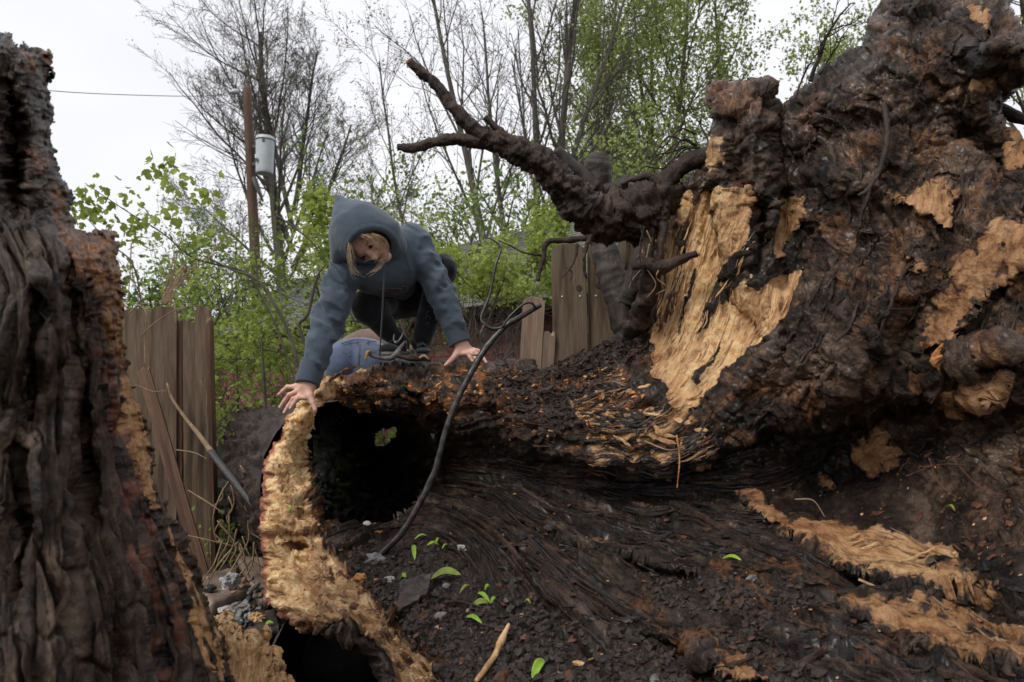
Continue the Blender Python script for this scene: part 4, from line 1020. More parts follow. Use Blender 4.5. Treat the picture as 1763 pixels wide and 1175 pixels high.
shrub('young maple beside the jagged top of the dark stump', 225, 6.0, 3, 1.7, 33, 'leaf', 1000, .034)
shrub('young maple behind the hooded person', 610, 6.4, 4, 2.1, 34, 'leaf', 2200, .038)
shrub('bushy bright green maple on the garage roof edge, right of the hooded person', 770, 6.0, 6, 2.1, 35, 'leaf', 6500, .034, keep=lambda t: t[:, 2] > 2.05)
shrub('thin young maple under the long upturned root', 850, 6.3, 5, 2.2, 36, 'leaf', 5200, .034, keep=lambda t: t[:, 2] > 2.15)
shrub('low leafy maple between the left fence and the log', 400, 4.9, 5, 1.0, 37, 'leaf', 1200, .034, tilt=.7)
shrub('loose yellow-green shrub behind the left maples', 400, 13.8, 6, 4.3, 41, 'leaf2', 4600, .085, lobes=False, name='tall_shrub', spread=.1, r=.03, group='tall shrubs in the middle distance')
shrub('loose yellow-green shrub right behind the hood', 660, 10.5, 5, 2.9, 42, 'leaf2', 4200, .085, lobes=False, name='tall_shrub', spread=.1, r=.03, group='tall shrubs in the middle distance')
shrub('loose yellow-green shrub around the long upturned root', 800, 11.5, 5, 3.4, 43, 'leaf2', 4600, .085, lobes=False, name='tall_shrub', spread=.1, r=.03, group='tall shrubs in the middle distance')
shrub('dense dark green bush resting on the roof ridge', 890, 12.6, 7, 4.4, 44, 'leaf3', 7000, .09, lobes=False, name='tall_shrub', spread=.12, r=.03, group='tall shrubs in the middle distance')
shrub('dense green shrub far left over the fence', 250, 9.5, 6, 2.6, 45, 'leaf3', 4200, .09, lobes=False, name='tall_shrub', spread=.1, r=.03, group='tall shrubs in the middle distance')
shrub('dense green shrub below the utility pole', 470, 15, 7, 4.2, 46, 'leaf3', 5500, .09, lobes=False, name='tall_shrub', spread=.12, r=.03, group='tall shrubs in the middle distance')
shrub('grey-green shrub behind the tangle of roots', 1050, 13, 8, 4.8, 47, 'leaf2', 7000, .09, lobes=False, name='tall_shrub', spread=.12, r=.03, group='tall shrubs in the middle distance')

shrub('small leafy sapling behind the log, glimpsed through its knot hole', 655, 5.0, 6, .95, 48, 'leaf', 1300, .04, tilt=.7)
# ---------------------------------------------------------------- utility pole
def pole():
    t = thing('utility_pole', 'reddish-brown wooden utility pole with a grey transformer', 'utility pole', (*P(447, 660, 23)[:2], 0))
    top, bot = P(425, 154, 23), P(452, 700, 23)
    v, q, tr = rtube([bot, (top + bot) / 2, top], [.2, .17, .14], 14, .5); part('pole', v, q, M['pole'], t, tris=tr)
    c = P(456, 268, 22.75); mb = MB()
    prof = [(0, -.62), (.26, -.62), (.27, -.6), (.28, -.5), (.30, .45), (.305, .56), (.29, .58), (.29, .62), (.15, .66), (0, .67)]
    th = np.arange(20) * 2 * math.pi / 20; V = np.array([(r * math.cos(a), r * math.sin(a), z) for r, z in prof for a in th]); n = len(prof)
    idx = np.arange(n * 20).reshape(n, 20); qq = np.stack([idx[:-1], np.roll(idx[:-1], -1, 1), np.roll(idx[1:], -1, 1), idx[1:]], -1).reshape(-1, 4)
    tk = part('transformer', V + c, qq, M['metal'], t)
    for nm, z, s, m_ in (('mounting_bracket', .3, (.2, .1, .1), 'dkmetal'), ('mounting_bracket', -.3, (.2, .1, .1), 'dkmetal'), ('name_plate', -.25, (.1, .02, .12), 'dkmetal'), ('lifting_lug', .42, (.08, .05, .1), 'dkmetal')):
        v, f = box(c + np.array((-.3 if 'bracket' in nm else (.05 if 'lug' in nm else -.16), 0 if 'bracket' in nm else -.29, z)), s); part(nm, v, f, M[m_], tk, smooth=False)
    v, q = tubes([[c + (.31 * math.cos(a), .31 * math.sin(a), .5) for a in np.linspace(0, 6.28, 20)]], [[.018] * 20], 6); part('band', v, q, M['dkmetal'], tk)
    ins = top + (-.22, -.1, -.12); v, q, tr = rtube([ins, ins + (-.1, -.05, -.02), ins + (-.24, -.12, -.06)], [.05, .09, .04], 10, .05); part('insulator', v, q, M['white'], t, tris=tr)
    v, q, tr = rtube([top + (0, 0, -.15), ins], [.02, .02], 6, .1); part('insulator_arm', v, q, M['dkmetal'], t, tris=tr)
    v, q, tr = rtube([P(437, 308, 22.8), P(445, 330, 22.8), P(452, 345, 22.8)], [.09, .07, .04], 8, .2, amp=.3); part('cable_bundle', v, q, M['dkmetal'], t, tris=tr)
    w = [P(410, 163, 23), P(330, 166, 20), P(200, 163, 16), P(80, 156, 13), P(-200, 130, 9)]
    v, q, tr = rtube(w, [.012, .011, .009, .008, .006], 5, .4); solo('power_cable', v, q, M['dkmetal'], 'thin power cable running left from the pole across the white sky', 'cable', tris=tr)
    w = [P(425, 300, 22.8), P(300, 335, 19), P(100, 350, 14)]
pole()
# ---------------------------------------------------------------- dark broken stump close on the left
SOUT = [(-235,60),(-90,40),(0,57),(12,57),(35,78),(55,80),(75,92),(86,87),(93,95),(93,132),(85,124),(86,160),(90,200),(93,225),(88,240),(98,270),(108,300),(120,310),(125,360),(130,392),(150,405),(165,395),(185,397),(203,405),(205,430),(210,470),(215,550),(222,640),(235,690),(258,750),(268,820),(290,880),(320,915),(345,1000),(370,1060),(390,1110),(405,1180),(412,1270),(-235,1270)]
SC = [(-220,80,1.34),(-220,420,1.24),(-220,700,1.16),(-220,1000,1.1),(-220,1270,1.04),(-80,60,1.16),(0,80,1.16),(60,100,1.2),(0,250,1.14),(90,250,1.26),(60,350,1.16),(120,360,1.26),(-80,420,1.06),(20,430,1.04),(100,430,1.09),(160,430,1.15),(205,450,1.2),
 (-80,700,.98),(30,700,1.0),(120,700,1.04),(190,700,1.12),(225,700,1.2),(-80,1000,.93),(50,1000,.95),(150,1000,.98),(250,1000,1.06),(320,1000,1.18),(-80,1270,.86),(100,1270,.9),(250,1270,.96),(360,1270,1.05),(400,1240,1.16)]
S = Sheet(-240, 420, 20, 1270, 2.2, SOUT, SC, edge=9, esc=.05, curl=60, curlz=.16)
x, y = S.X, S.Y
SG = [(0, [(-60,400),(-60,800),(-60,1260)]), (60, [(0,80),(20,400),(20,800),(40,1260)]), (150, [(60,100),(110,400),(140,800),(210,1260)]), (230, [(90,200),(160,400),(205,620),(290,1000),(340,1260)]), (280, [(125,300),(205,410),(222,620),(330,960),(400,1200)])]
ps = tps([p for v, l in SG for p in l], [v for v, l in SG for p in l], x, y, 3e-3)
S.ledge([(-90,330,0), (0,372,-.05),(60,385,-.06),(110,400,-.05),(135,408,-.02),(150,410,0)], 4000, 6)
S.ridge([(45,130),(60,250),(50,370)], 14, .04); S.ridge([(20,150),(25,300),(40,380)], 14, -.06); S.ridge([(115,430),(128,560)], 8, -.05)
S.ridge([(128,470),(140,700),(160,900)], 12, -.05); S.ridge([(60,420),(66,600),(62,760)], 9, -.045); S.ridge([(20,700),(30,900),(40,1100)], 9, -.045); S.ridge([(235,860),(270,1000),(290,1170)], 12, -.04)
S.pos(); v = S.V
low = sst(370, 420, y)
bn = fbm(ps * .036, y * .0034, 3, 3, ridged=True) - .5
bn2 = fbm(ps * .09, y * .008, 6, 2, ridged=True) - .5
iso = fbm(v[..., 0] * 22, v[..., 1] * 22, v[..., 2] * 22, 4)
frac = fbm(ps * .14, y * .012, 9, 1)
so_ = S.mask([(95,385),(150,398),(210,395),(216,470),(218,560),(226,640),(205,640),(180,560),(150,480),(110,440)], 12, 1)
cw = 6 * fbm(x * .03, y * .012, 5, 3); cw = .5 * cw + 5 * fbm(ps * .012, y * .004, 4, 2); c1, k1 = cells((ps + cw) / 27, y / 420, 21); c2, k2 = cells((ps + cw) / 11, y / 230, 22); fb = fbm(ps * .075, y * .0035, 12, 2); c3, k3 = cells(x / 24 + cw * .05, y / 15, 23); c4, k4 = cells(x / 11, y / 8, 24)
pn = perlin(ps * .034 + .3 * iso, y * .0042, 2.2); pn2 = perlin(ps * .085, y * .012, 7.7); pn3 = perlin(ps * .034 + 9, y * .0075, 5.5)
plates = .010 * c1 - .030 * np.exp(-(k1 / .13) ** 2) + .004 * c2 - .005 * np.exp(-(k2 / .14) ** 2) - .008 * np.exp(-(pn3 / .05) ** 2) + .008 * fb + .0015 * fbm(ps * .03, y * .03, 6, 2)
S.finish((low * (plates * (1 - so_) + .006 * bn + .0012 * iso + so_ * (.008 * c3 + .004 * c4)) + (1 - low) * (.010 * c3 + .005 * c4 + .006 * bn2 + .003 * iso) + .003 * frac) * np.clip(S.sd / 70, .12, 1))
so2 = np.maximum.reduce([S.mask([(75,85),(98,85),(98,140),(80,120)], 5, .5), S.mask([(55,240),(80,270),(85,310),(60,300)], 8, 1), S.mask([(90,320),(110,330),(110,395),(92,380)], 8, 1),
      S.mask([(30,80),(60,90),(70,130),(40,120)], 10, 1) * .7])
spal = np.maximum.reduce([S.mask([(207,640),(224,650),(240,700),(262,790),(270,880),(255,870),(235,790),(215,720)], 5, .6), S.mask([(290,905),(312,925),(345,1010),(380,1100),(372,1175),(345,1130),(315,1020)], 7, .9) * sst(-.3, .1, fbm(ps * .1, y * .02, 4, 3)),
      S.mask([(370,1100),(380,1110),(385,1170),(372,1175)], 5, .5), S.mask([(190,400),(214,450),(218,560),(225,640),(205,600),(200,480)], 6, 1) * sst(-.1, .2, fbm(x * .02, y * .09, 4, 3)) * .8])
sred = S.mask([(160,600),(205,620),(225,720),(250,850),(300,1000),(330,1170),(270,1170),(230,980),(190,760)], 16, 1.5)
sbark = low * (1 - np.maximum(sred, so_))
sm = np.stack([spal * .8, np.maximum(so_ * .85, so2 * .8), 0 * x, np.clip(sbark * .22 * sst(-.45, .2, bn), 0, 1)], -1)
sroot = thing('broken_stump', 'dark tall broken stump with furrowed bark, close by at the left edge', 'stump', P(100, 1270, 1.2) * (1, 1, 0))
sa = dict(msk=sm, grn=np.stack([ps * .12, x * .005, y * .007], -1), pale=spal * .25, pink=sred * .38 * sst(-.1, .3, iso), wet=.6 + 0 * x)
S.emit('bark', (sbark > .5), M['stump'], sroot, sa)
S.emit('broken_wood', ~(sbark > .5), M['stump'], sroot, sa, label='charred orange and pale broken wood of the stump')
S.back('far_side', M['char'], sroot, .5)

# ---------------------------------------------------------------- pale splintered stump at the bottom
TO = [(372,1075),(384,1062),(398,1058),(404,1066),(412,1086),(424,1092),(432,1088),(444,1084),(450,1090),(455,1083),(458,1092),(456,1108),(468,1126),(478,1132),(480,1148),(474,1160),(490,1163),(500,1180),(510,1270),(360,1270)]
T_ = Sheet(355, 515, 1045, 1270, 1.1, TO, [(370,1080,1.95),(420,1100,1.9),(470,1130,1.98),(380,1270,1.72),(440,1270,1.68),(505,1270,1.8),(420,1180,1.8),(480,1170,1.9)], edge=5, esc=.12, curl=22, curlz=.1)
x, y = T_.X, T_.Y
T_.pos()
g_ = fbm(x * .07, y * .009, 3, 3, ridged=True) - .5
T_.finish(.02 * g_ + .012 * fbm(x * .05, y * .05, 1, 3) + .006 * fbm(x * .16, y * .02, 5, 2))
troot = thing('splintered_stump', 'small pale splintered stump at the bottom, right of the dark stump', 'stump', P(430, 1270, 1.8) * (1, 1, 0))
one = np.ones_like(x)
T_.emit('splintered_wood', one > 0, M['splint'], troot, dict(msk=np.stack([one, .5 * sst(.0, .4, fbm(x * .06, y * .03, 3, 3)), 0 * x, 0 * x], -1), grn=np.stack([x * .22, y * .012, 0 * x], -1), pale=.35 * sst(1130, 1060, y) + .2, pink=0 * x, wet=.1 * one))
T_.back('far_side', M['chip'], troot, .25, 4, 50)

# ---------------------------------------------------------------- roots and limbs of the fallen tree
def pr(name, pl, rad, mat, parent, sides=14, seg=.012, amp=.25, nsc=18, ridg=.1, **k):
    pts = np.array([P(*p) for p in pl]); v, q, t = rtube(pts, rad, sides, seg, amp, nsc, random.random() * 50, ridg, gain=.5 if mat in ('vine', 'stick', 'chip') else .68)
    return part(name, v, q, M[mat], parent, tris=t, **k)
big = pr('root', [(1215,375,2.66),(1165,345,2.54),(1110,352,2.46),(1060,372,2.42),(1015,362,2.4),(985,335,2.38),(955,305,2.37),(915,272,2.36),(870,250,2.35),(828,236,2.34)], [.034, .042, .062, .076, .060, .050, .045, .040, .034, .026], 'root', root, 44, .0055, .42, 20, .16, label='thick knobbly upturned root reaching left')
pr('root_fork', [(850,247,2.35),(826,232,2.34),(800,208,2.33),(772,176,2.32),(752,148,2.31),(728,128,2.30),(705,106,2.29)], [.030, .027, .022, .019, .018, .016, .0125], 'root', big, 22, .006, .3, 34)
pr('root_fork', [(850,245,2.35),(812,242,2.34),(780,240,2.33),(745,246,2.33),(715,254,2.32),(684,254,2.31)], [.030, .022, .018, .015, .015, .012], 'root', big, 20, .006, .34, 26)
pr('cut_end', [(708,109,2.29),(704,104,2.289)], [.0125, .0115], 'orange', big, 10, .002)
pr('root_fork', [(885,252,2.34),(862,228,2.33),(835,202,2.32)], [.02, .014, .009], 'root', big, 12, .006, .25, 30)
for k, (a_, b_, r_) in enumerate([((1075,385), .09, .085), ((1120,372), .08, .07), ((1040,395), .07, .06), ((1100,405), .06, .05), ((1010,385), .05, .05), ((1130,395), .05, .045)]):
    v, f = rock(P(*a_, 2.42 + .02 * k), (b_ * .74, b_ * .65, r_ * .68), k, 4, .42, 1.7); part('burl', v, None, M['root'], big, tris=f)
pr('root', [(1075,360,2.5),(1130,345,2.5),(1150,310,2.5),(1180,282,2.5),(1222,268,2.5)], [.05, .04, .032, .028, .03], 'root', root, 18, .008, .3, 22)
pr('root', [(1140,325,2.48),(1118,305,2.48),(1095,308,2.48),(1070,318,2.5)], [.02, .014, .011, .009], 'root', root, 10, .008, .3)
pr('root', [(1088,460,2.3),(1112,455,2.3),(1135,462,2.3),(1165,450,2.29),(1200,437,2.28)], [.010, .02, .024, .015, .011], 'root', root, 16, .006, .25, 30, label='short dark root with a pale cut tip in front of the torn wood')
pr('cut_end', [(1198,437.5,2.28),(1204,435.5,2.279)], [.0105, .009], 'chip', root, 10, .002)
pr('root', [(1130,340,2.5),(1118,400,2.42),(1112,440,2.36),(1118,480,2.34),(1105,530,2.4),(1092,580,2.5)], [.03, .022, .02, .026, .03, .04], 'root', root, 18, .007, .45, 26)
pr('root', [(1150,350,2.48),(1140,400,2.38),(1136,440,2.34),(1128,500,2.36),(1115,560,2.44)], [.016, .014, .012, .014, .02], 'root', root, 12, .007, .45, 30)
rr_ = random.Random(3)
for k in range(16):
    x0 = rr_.uniform(1095, 1140); y0 = rr_.uniform(385, 470); ln = rr_.uniform(40, 110); d0 = rr_.uniform(2.26, 2.4)
    pr('rootlet', [(x0, y0, d0), (x0 + rr_.uniform(-12, 10), y0 + ln * .4, d0), (x0 + rr_.uniform(-18, 12), y0 + ln * .75, d0), (x0 + rr_.uniform(-24, 16), y0 + ln, d0)], [.003, .0024, .0016, .0008], 'root' if k % 5 else 'vine', root, 6, .012, .2)
for pl, r0 in [([(1020,408,2.36),(975,414,2.36),(942,418,2.36),(936,446,2.36),(930,465,2.36),(926,484,2.36)], .011), ([(1018,405,2.34),(1010,425,2.34),(1004,448,2.34)], .008), ([(994,420,2.35),(991,440,2.35),(986,455,2.35),(969,477,2.35)], .006), ([(1006,440,2.35),(1006,462,2.35),(1010,480,2.35)], .007), ([(940,440,2.4),(905,436,2.42),(880,424,2.44),(858,414,2.45)], .004), ([(975,460,2.35),(985,470,2.35),(982,485,2.35)], .0035)]:
    pr('rootlet', pl, [r0, r0 * .8, r0 * .5], 'root', big, 8, .008, .35, 30)
for pl, r0, m_ in [([(1522,178,2.0),(1528,235,1.93),(1515,290,1.9),(1495,325,1.88),(1478,337,1.88)], .008, 'root'), ([(1485,512,1.8),(1510,528,1.78),(1560,532,1.74),(1600,524,1.72)], .0013, 'root'), ([(1165,750,2.0),(1170,790,1.99),(1166,840,1.99)], .003, 'orange'), ([(1110,760,2.05),(1150,775,2.0),(1180,770,2.0)], .002, 'vine'),
                   ([(1560,820,1.7),(1620,800,1.66),(1700,805,1.6)], .0014, 'redchip'), ([(1600,790,1.68),(1615,830,1.66),(1650,860,1.62)], .002, 'redchip'), ([(1640,790,1.65),(1690,840,1.6),(1763,860,1.5)], .0018, 'redchip'), ([(1370,860,1.9),(1400,862,1.88),(1420,890,1.86)], .002, 'vine'),
                   ([(1350,1010,1.7),(1370,1060,1.6),(1380,1120,1.5)], .002, 'vine'), ([(1410,200,2.2),(1450,215,2.15),(1470,260,2.1)], .004, 'root')]:
    pl = [(a, b, min(c, F.depth(a, b) - .015) if 445 < a < 1855 else c) for a, b, c in pl]
    pr('rootlet', pl, [r0, r0 * .8, r0 * .5], m_, rplate if pl[0][0] > 1250 else trunk, 7, .008, .2, 30)
# twigs sticking up from the plate, and the dark branch past its right edge
tw = Tree(77); tp_ = {'levels': 3, 'trunk': 0, 'thin': .0018, 0: dict(n=7, s=6, w=.12, up=0, end=.3, kids=7, **{'from': .25}, ang=.7, ratio=.5, rr=.6), 1: dict(n=5, s=4, w=.2, up=0, end=.4, kids=3, **{'from': .2}, ang=.7, ratio=.5, rr=.6), 2: dict(n=4, s=3, w=.2, up=0, end=.5, kids=0, **{'from': .2}, ang=.7, ratio=.5, rr=.6)}
for a_, dr, L_, r_ in (((1395,140,2.42), (.28, 0, 1), .30, .008), ((1370,170,2.42), (.35, 0, 1), .2, .004), ((1410,130,2.44), (.6, 0, 1), .22, .004), ((1075,470,3.0), (.1, -.1, 1), .3, .004)):
    tw.branch(P(*a_), np.array(dr, float), L_, r_, 0, tp_)
mbx = MB()
for tr_ in (True, False):
    if any(k[2] == tr_ for k in tw.seg): mbx.add(*tw.mesh(tr_).get()[:2])
mbx.part('rootlet', M['root'], rplate, kind='stuff')
pr('root', [(1690,175,2.05),(1735,195,2.05),(1763,205,2.05),(1830,215,2.05)], [.02, .018, .016, .014], 'root', rplate, 10, .01, .15)
for k in range(9):   # fine hair roots tangled at the crook right of the burl
    x0 = rr_.uniform(1150, 1215); y0 = rr_.uniform(230, 300)
    pr('rootlet', [(x0 + 10, y0, 2.5), (x0 - 15, y0 + rr_.uniform(-25, 15), 2.5), (x0 - 45, y0 + rr_.uniform(0, 40), 2.5), (x0 - 60, y0 + rr_.uniform(10, 60), 2.52)], [.004, .003, .0015], 'root', rplate, 5, .015, .2)
# loose crumbs, flakes and clods of rotten wood stuck all over
def crumbs(name, n, sel, mat, parent, smin_, smax_, flat=.5, seed=1, emb=.2, label=None, **tg):
    g = np.random.default_rng(seed); jj, ii = np.nonzero(sel & F.inside); k = g.integers(0, len(jj), n); jj, ii = jj[k], ii[k]
    c = F.V[jj, ii]; Nn = F.N[jj, ii]; v0, f0 = ICO0; m = len(v0)
    s = smin_ + (smax_ - smin_) * g.random(n) ** 3
    a = g.normal(size=(n, 3)); a /= np.linalg.norm(a, axis=1)[:, None]; b = np.cross(Nn, a); b /= np.linalg.norm(b, axis=1)[:, None] + 1e-9; a = np.cross(b, Nn)
    jt = v0[None] * (1 + .35 * g.normal(size=(n, m, 1)))
    V = c[:, None] + s[:, None, None] * (jt[..., 0:1] * a[:, None] * g.uniform(.8, 1.8, (n, 1, 1)) + jt[..., 1:2] * b[:, None] + (jt[..., 2:3] * flat + emb) * Nn[:, None])
    T = (np.arange(n)[:, None, None] * m + f0[None]).reshape(-1, 3)
    o = part(name, V.reshape(-1, 3), None, mat, parent, tris=T, smooth=False, kind='stuff')
    if tg or label: tag(o, label, kind='stuff', **tg)
    return o
crumbs('soil_crumbs', 9000, lab_soil, M['soilstuff'], None, .0015, .010, .85, 1, .3, label='loose black and brown crumbs scattered over the soil in the trunk')
crumbs('wood_crumbs', 1500, lab_soil | (lab_trunk & (Y > 860) & (patch_lab == 0)), M['redchip'], None, .002, .011, .3, 2, .3, label='small red-brown rotten wood chips scattered over soil and trunk')
crumbs('pale_crumbs', 260, lab_soil | (lab_trunk & (Y > 700) & (patch_lab == 0)), M['chip'], None, .0015, .006, .3, 3, .3, label='tiny pale wood chips scattered over the dark soil')
crumbs('bark_crumbs', 1500, lab_plate & (patch_lab == 0), M['root'], rplate, .0015, .007, .6, 4, .1)
crumbs('bark_crumbs', 2200, (crust > .4) & (patch_lab == 0) & ~lab_rim, M['root'], trunk, .002, .010, .7, 5, .25)
crumbs('rot_crumbs', 600, (orange > .35) & (X < 1130) & (Y < 800) & ~lab_plate & ~lab_rim & (patch_lab == 0), M['orange'], trunk, .002, .009, .5, 6, .2)
crumbs('wood_crumbs', 260, lab_rim & (F.sd > 12) & (Y > 800), M['chip'], rim, .002, .008, .5, 7, .1)
# bark lip: long torn flakes along the layered lower edge of the trunk's upper lip and the rim's bark
def flakes(name, n, boxp, mat, parent, L, Wd, seed, ang=0.):
    r_ = random.Random(seed)
    for k in range(n):
        px, py = r_.uniform(*boxp[0]), r_.uniform(*boxp[1])
        c = F.at(px, py, .004); a0 = ang + r_.uniform(-.3, .3); l = r_.uniform(.4, 1.) * L; w = r_.uniform(.5, 1.) * Wd
        Nn = F.N[int((py - F.y0) / STEP), int((px - F.x0) / STEP)]; u_ = np.array((math.cos(a0), 0, -math.sin(a0))); u_ -= Nn * (u_ @ Nn); u_ /= np.linalg.norm(u_); b_ = np.cross(Nn, u_)
        n_ = 8; t_ = np.linspace(-.5, .5, n_); V = []
        for sgn in (1, -1):
            for th in (0, 1):
                for i_, tt in enumerate(t_):
                    ww = w * .5 * (1 - (2 * tt) ** 4) * (1 + .5 * r_.uniform(-1, 1))
                    V.append(c + u_ * tt * l + b_ * sgn * ww + Nn * (.002 + .006 * abs(tt) + (-.005 * th)))
        i_ = np.arange(n_ - 1); A, B, C_, D_ = 0, n_, 2 * n_, 3 * n_
        q = np.vstack([np.c_[A + i_, A + i_ + 1, C_ + i_ + 1, C_ + i_], np.c_[B + i_ + 1, B + i_, D_ + i_, D_ + i_ + 1], np.c_[A + i_ + 1, A + i_, B + i_, B + i_ + 1], np.c_[C_ + i_, C_ + i_ + 1, D_ + i_ + 1, D_ + i_]])
        part(name, np.array(V), q, M[mat], parent, smooth=False)
flakes('wood_flake', 16, ((1030, 1210), (670, 790)), 'chip', trunk, .09, .014, 1, .15)
flakes('char_flake', 26, ((860, 1300), (830, 1000)), 'char', trunk, .14, .022, 2, .35)
flakes('char_flake', 12, ((820, 1100), (930, 1100)), 'char', trunk, .10, .018, 3, .8)
flakes('rot_flake', 14, ((650, 860), (650, 720)), 'redchip', trunk, .05, .016, 4, .1)
flakes('bark_flake', 16, ((860, 1060), (640, 760)), 'root', trunk, .07, .02, 5, .1)
flakes('wood_flake', 12, ((1150, 1280), (400, 640)), 'chip', trunk, .1, .01, 6, -1.2)
flakes('wood_flake', 7, ((1400, 1640), (930, 1000)), 'chip', rplate, .07, .01, 7, .25)
flakes('char_flake', 14, ((1200, 1500), (1000, 1160)), 'root', trunk, .1, .02, 8, .6)
# orange splinters bursting out of the plate
r_ = random.Random(9)
for k in range(13):
    a0 = P(1605 + r_.uniform(0, 25), 622 + r_.uniform(-14, 18), F.depth(1615, 622) - .01)
    e0 = a0 + np.array((r_.uniform(.01, .105), -r_.uniform(.03, .08), r_.uniform(-.03, .06)))
    v, q, t = rtube([a0, (a0 + e0) / 2 + (0, 0, .006), e0], [.008, .006, .001], 5, .02, .3, 30); part('splinter', v, q, M['orange'], rplate, tris=t, smooth=False)

# ---------------------------------------------------------------- cut limb standing behind the log
lt = thing('cut_tree', 'dark cut-off tree trunk standing between the brown fence and the burl', 'tree', P(1090, 700, 2.95) * (1, 1, 0))
tr1 = pr('trunk', [(1110,1000,2.95),(1092,640,2.95),(1072,540,2.95),(1056,480,2.97),(1040,430,3.0),(1034,380,3.0),(1030,330,3.0),(1030,285,3.0),(1034,268,3.0)], [.08, .066, .060, .056, .054, .052, .054, .058, .04], 'cutlimb', lt, 26, .012, .14, 14, .05)
pr('branch', [(1020,325,2.98),(1000,306,2.96),(980,286,2.94),(957,258,2.92)], [.05, .042, .034, .024], 'cutlimb', tr1, 16, .008, .12)
pr('branch', [(1078,520,2.93),(1092,485,2.9),(1103,440,2.88),(1112,400,2.88),(1130,340,2.9)], [.05, .042, .032, .026, .02], 'cutlimb', tr1, 16, .008, .1)
pr('branch', [(1040,330,2.97),(1065,322,2.97),(1083,308,2.97)], [.03, .026, .022], 'cutlimb', tr1, 12, .008, .15)

# ---------------------------------------------------------------- curved black stick leaning out of the hollow
st = thing('curved_stick', 'long curved black stick leaning from the soil up past the hand', 'stick', P(646, 963, 2.42))
pr('stem', [(645,964,2.43),(690,920,2.44),(722,868,2.46),(750,808,2.48),(768,740,2.5),(788,688,2.52),(812,640,2.54),(838,598,2.56),(870,562,2.58),(900,544,2.59),(931,525,2.6)], [.0105, .0115, .0117, .0113, .011, .0117, .0117, .0115, .0108, .0098, .009], 'stick', st, 16, .006, .16, 34, .05)
pr('twig', [(872,562,2.57),(850,567,2.57),(834,559,2.57),(829,545,2.58),(843,508,2.6),(853,458,2.62),(862,428,2.64),(848,413,2.65),(836,408,2.66)], [.006, .006, .0058, .0055, .005, .0048, .0042, .0035, .0025], 'stick', st, 10, .006, .15, 40)
pr('twig', [(865,563,2.56),(878,545,2.56),(900,525,2.57),(915,522,2.58),(923,532,2.59)], [.0045, .004, .0042, .0045, .005], 'stick', st, 9, .006, .1, 40)
pr('twig', [(834,560,2.57),(828,578,2.58),(833,598,2.6),(826,610,2.6),(812,612,2.6)], [.006, .005, .0055, .005, .003], 'greychip', st, 9, .006, .1, 40)
# ---------------------------------------------------------------- small things lying on the soil and among the stones
def onsoil(px, py, lift=.004): return F.at(px, py, lift)
def blade(name, pl, w, mat, label, cat, group=None, curl=.3):
    """a leaf blade: pl points along its midrib"""
    pts = catmull(np.array(pl), 9); t = np.linspace(0, 1, 9); wd = w * np.sin(np.clip(t * .94 + .06, 0, 1) * math.pi) ** .7
    T = np.gradient(pts, axis=0); T /= np.linalg.norm(T, axis=1)[:, None]; up = np.array((0, -.6, .8)); sd = np.cross(T, up); sd /= np.linalg.norm(sd, axis=1)[:, None]; nn = np.cross(sd, T)
    rows = [pts + sd * wd[:, None] * k * .5 + nn * wd[:, None] * curl * abs(k) for k in (-1, -.5, 0, .5, 1)]
    rows += [r - nn * .0006 for r in rows[::-1]]
    V = np.array(rows).reshape(-1, 3); n = 9; m = len(rows)
    q = [(a * n + i, a * n + i + 1, ((a + 1) % m) * n + i + 1, ((a + 1) % m) * n + i) for a in range(m) for i in range(n - 1)]
    return solo(name, V, q, mat, label, cat, group)
def lay(px0, py0, px1, py1, w, mat, label, name='seed_wing', cat='leaf', group='green leaves on the soil', up=.01, **k):
    a, b = onsoil(px0, py0, .008), onsoil(px1, py1, .008); c = (a + b) / 2 + np.array((0, -.3, 1)) * up
    return blade(name, [a, c, b], w, mat, label, cat, group, **k)
lay(713, 948, 716, 974, .016, M['samara'], 'bright green seed wing standing upright behind the big yellow-green leaf')
lay(716, 938, 738, 933, .008, M['samara'], 'thin green seed wing left of the pair near the hollow floor')
lay(738, 950, 758, 944, .012, M['samara'], 'green seed wing nearest the two small grey chips')
lay(752, 945, 760, 936, .009, M['samara'], 'tiny green seed wing poking up behind the one by the grey chips')
lay(762, 948, 774, 944, .006, M['samara'], 'tiny dull green seed wing touching the grey chips')
lay(742, 1001, 797, 1001, .028, M['leafy'], 'largest leaf, broad and yellow-green, beside the grey bark slab', 'fallen_leaf', up=.02, curl=.15)
lay(691, 998, 701, 1002, .016, M['samara'], 'small round green leaf left of the broad yellow-green leaf', 'fallen_leaf')
lay(795, 1032, 812, 1020, .008, M['leafy'], 'thin dull green seed wing right below the broad leaf')
lay(816, 1052, 846, 1044, .018, M['leafy'], 'lower wing of the paired yellow-green seedling in mid soil')
lay(823, 1034, 846, 1044, .013, M['samara'], 'upper wing of the paired yellow-green seedling in mid soil')
lay(845, 1045, 858, 1041, .010, M['samara'], 'small bright tip right of the paired seedling')
lay(837, 1028, 846, 1026, .009, M['samara'], 'tiny green leaf just above the paired seedling')
lay(804, 1074, 832, 1084, .013, M['samara'], 'green seed wing below the paired seedling')
lay(921, 1178, 941, 1142, .022, M['samara'], 'bright green leaf at the bottom edge right of the tan twig')
lay(907, 1051, 918, 1054, .007, M['leafy'], 'tiny pale green leaf alone on the open soil')
lay(1245, 972, 1282, 984, .014, M['samara'], 'bright green seed wing on the dark trunk right of the black beam')
lay(668, 706, 676, 694, .012, M['samara'], 'green seed wing caught on the upper lip of the hollow')
lay(497, 876, 503, 888, .012, M['samara'], 'small green leaf on the pale broken rim')
lay(1640, 890, 1655, 893, .008, M['leafy'], 'tiny pale leaf on the muddy plate at right')
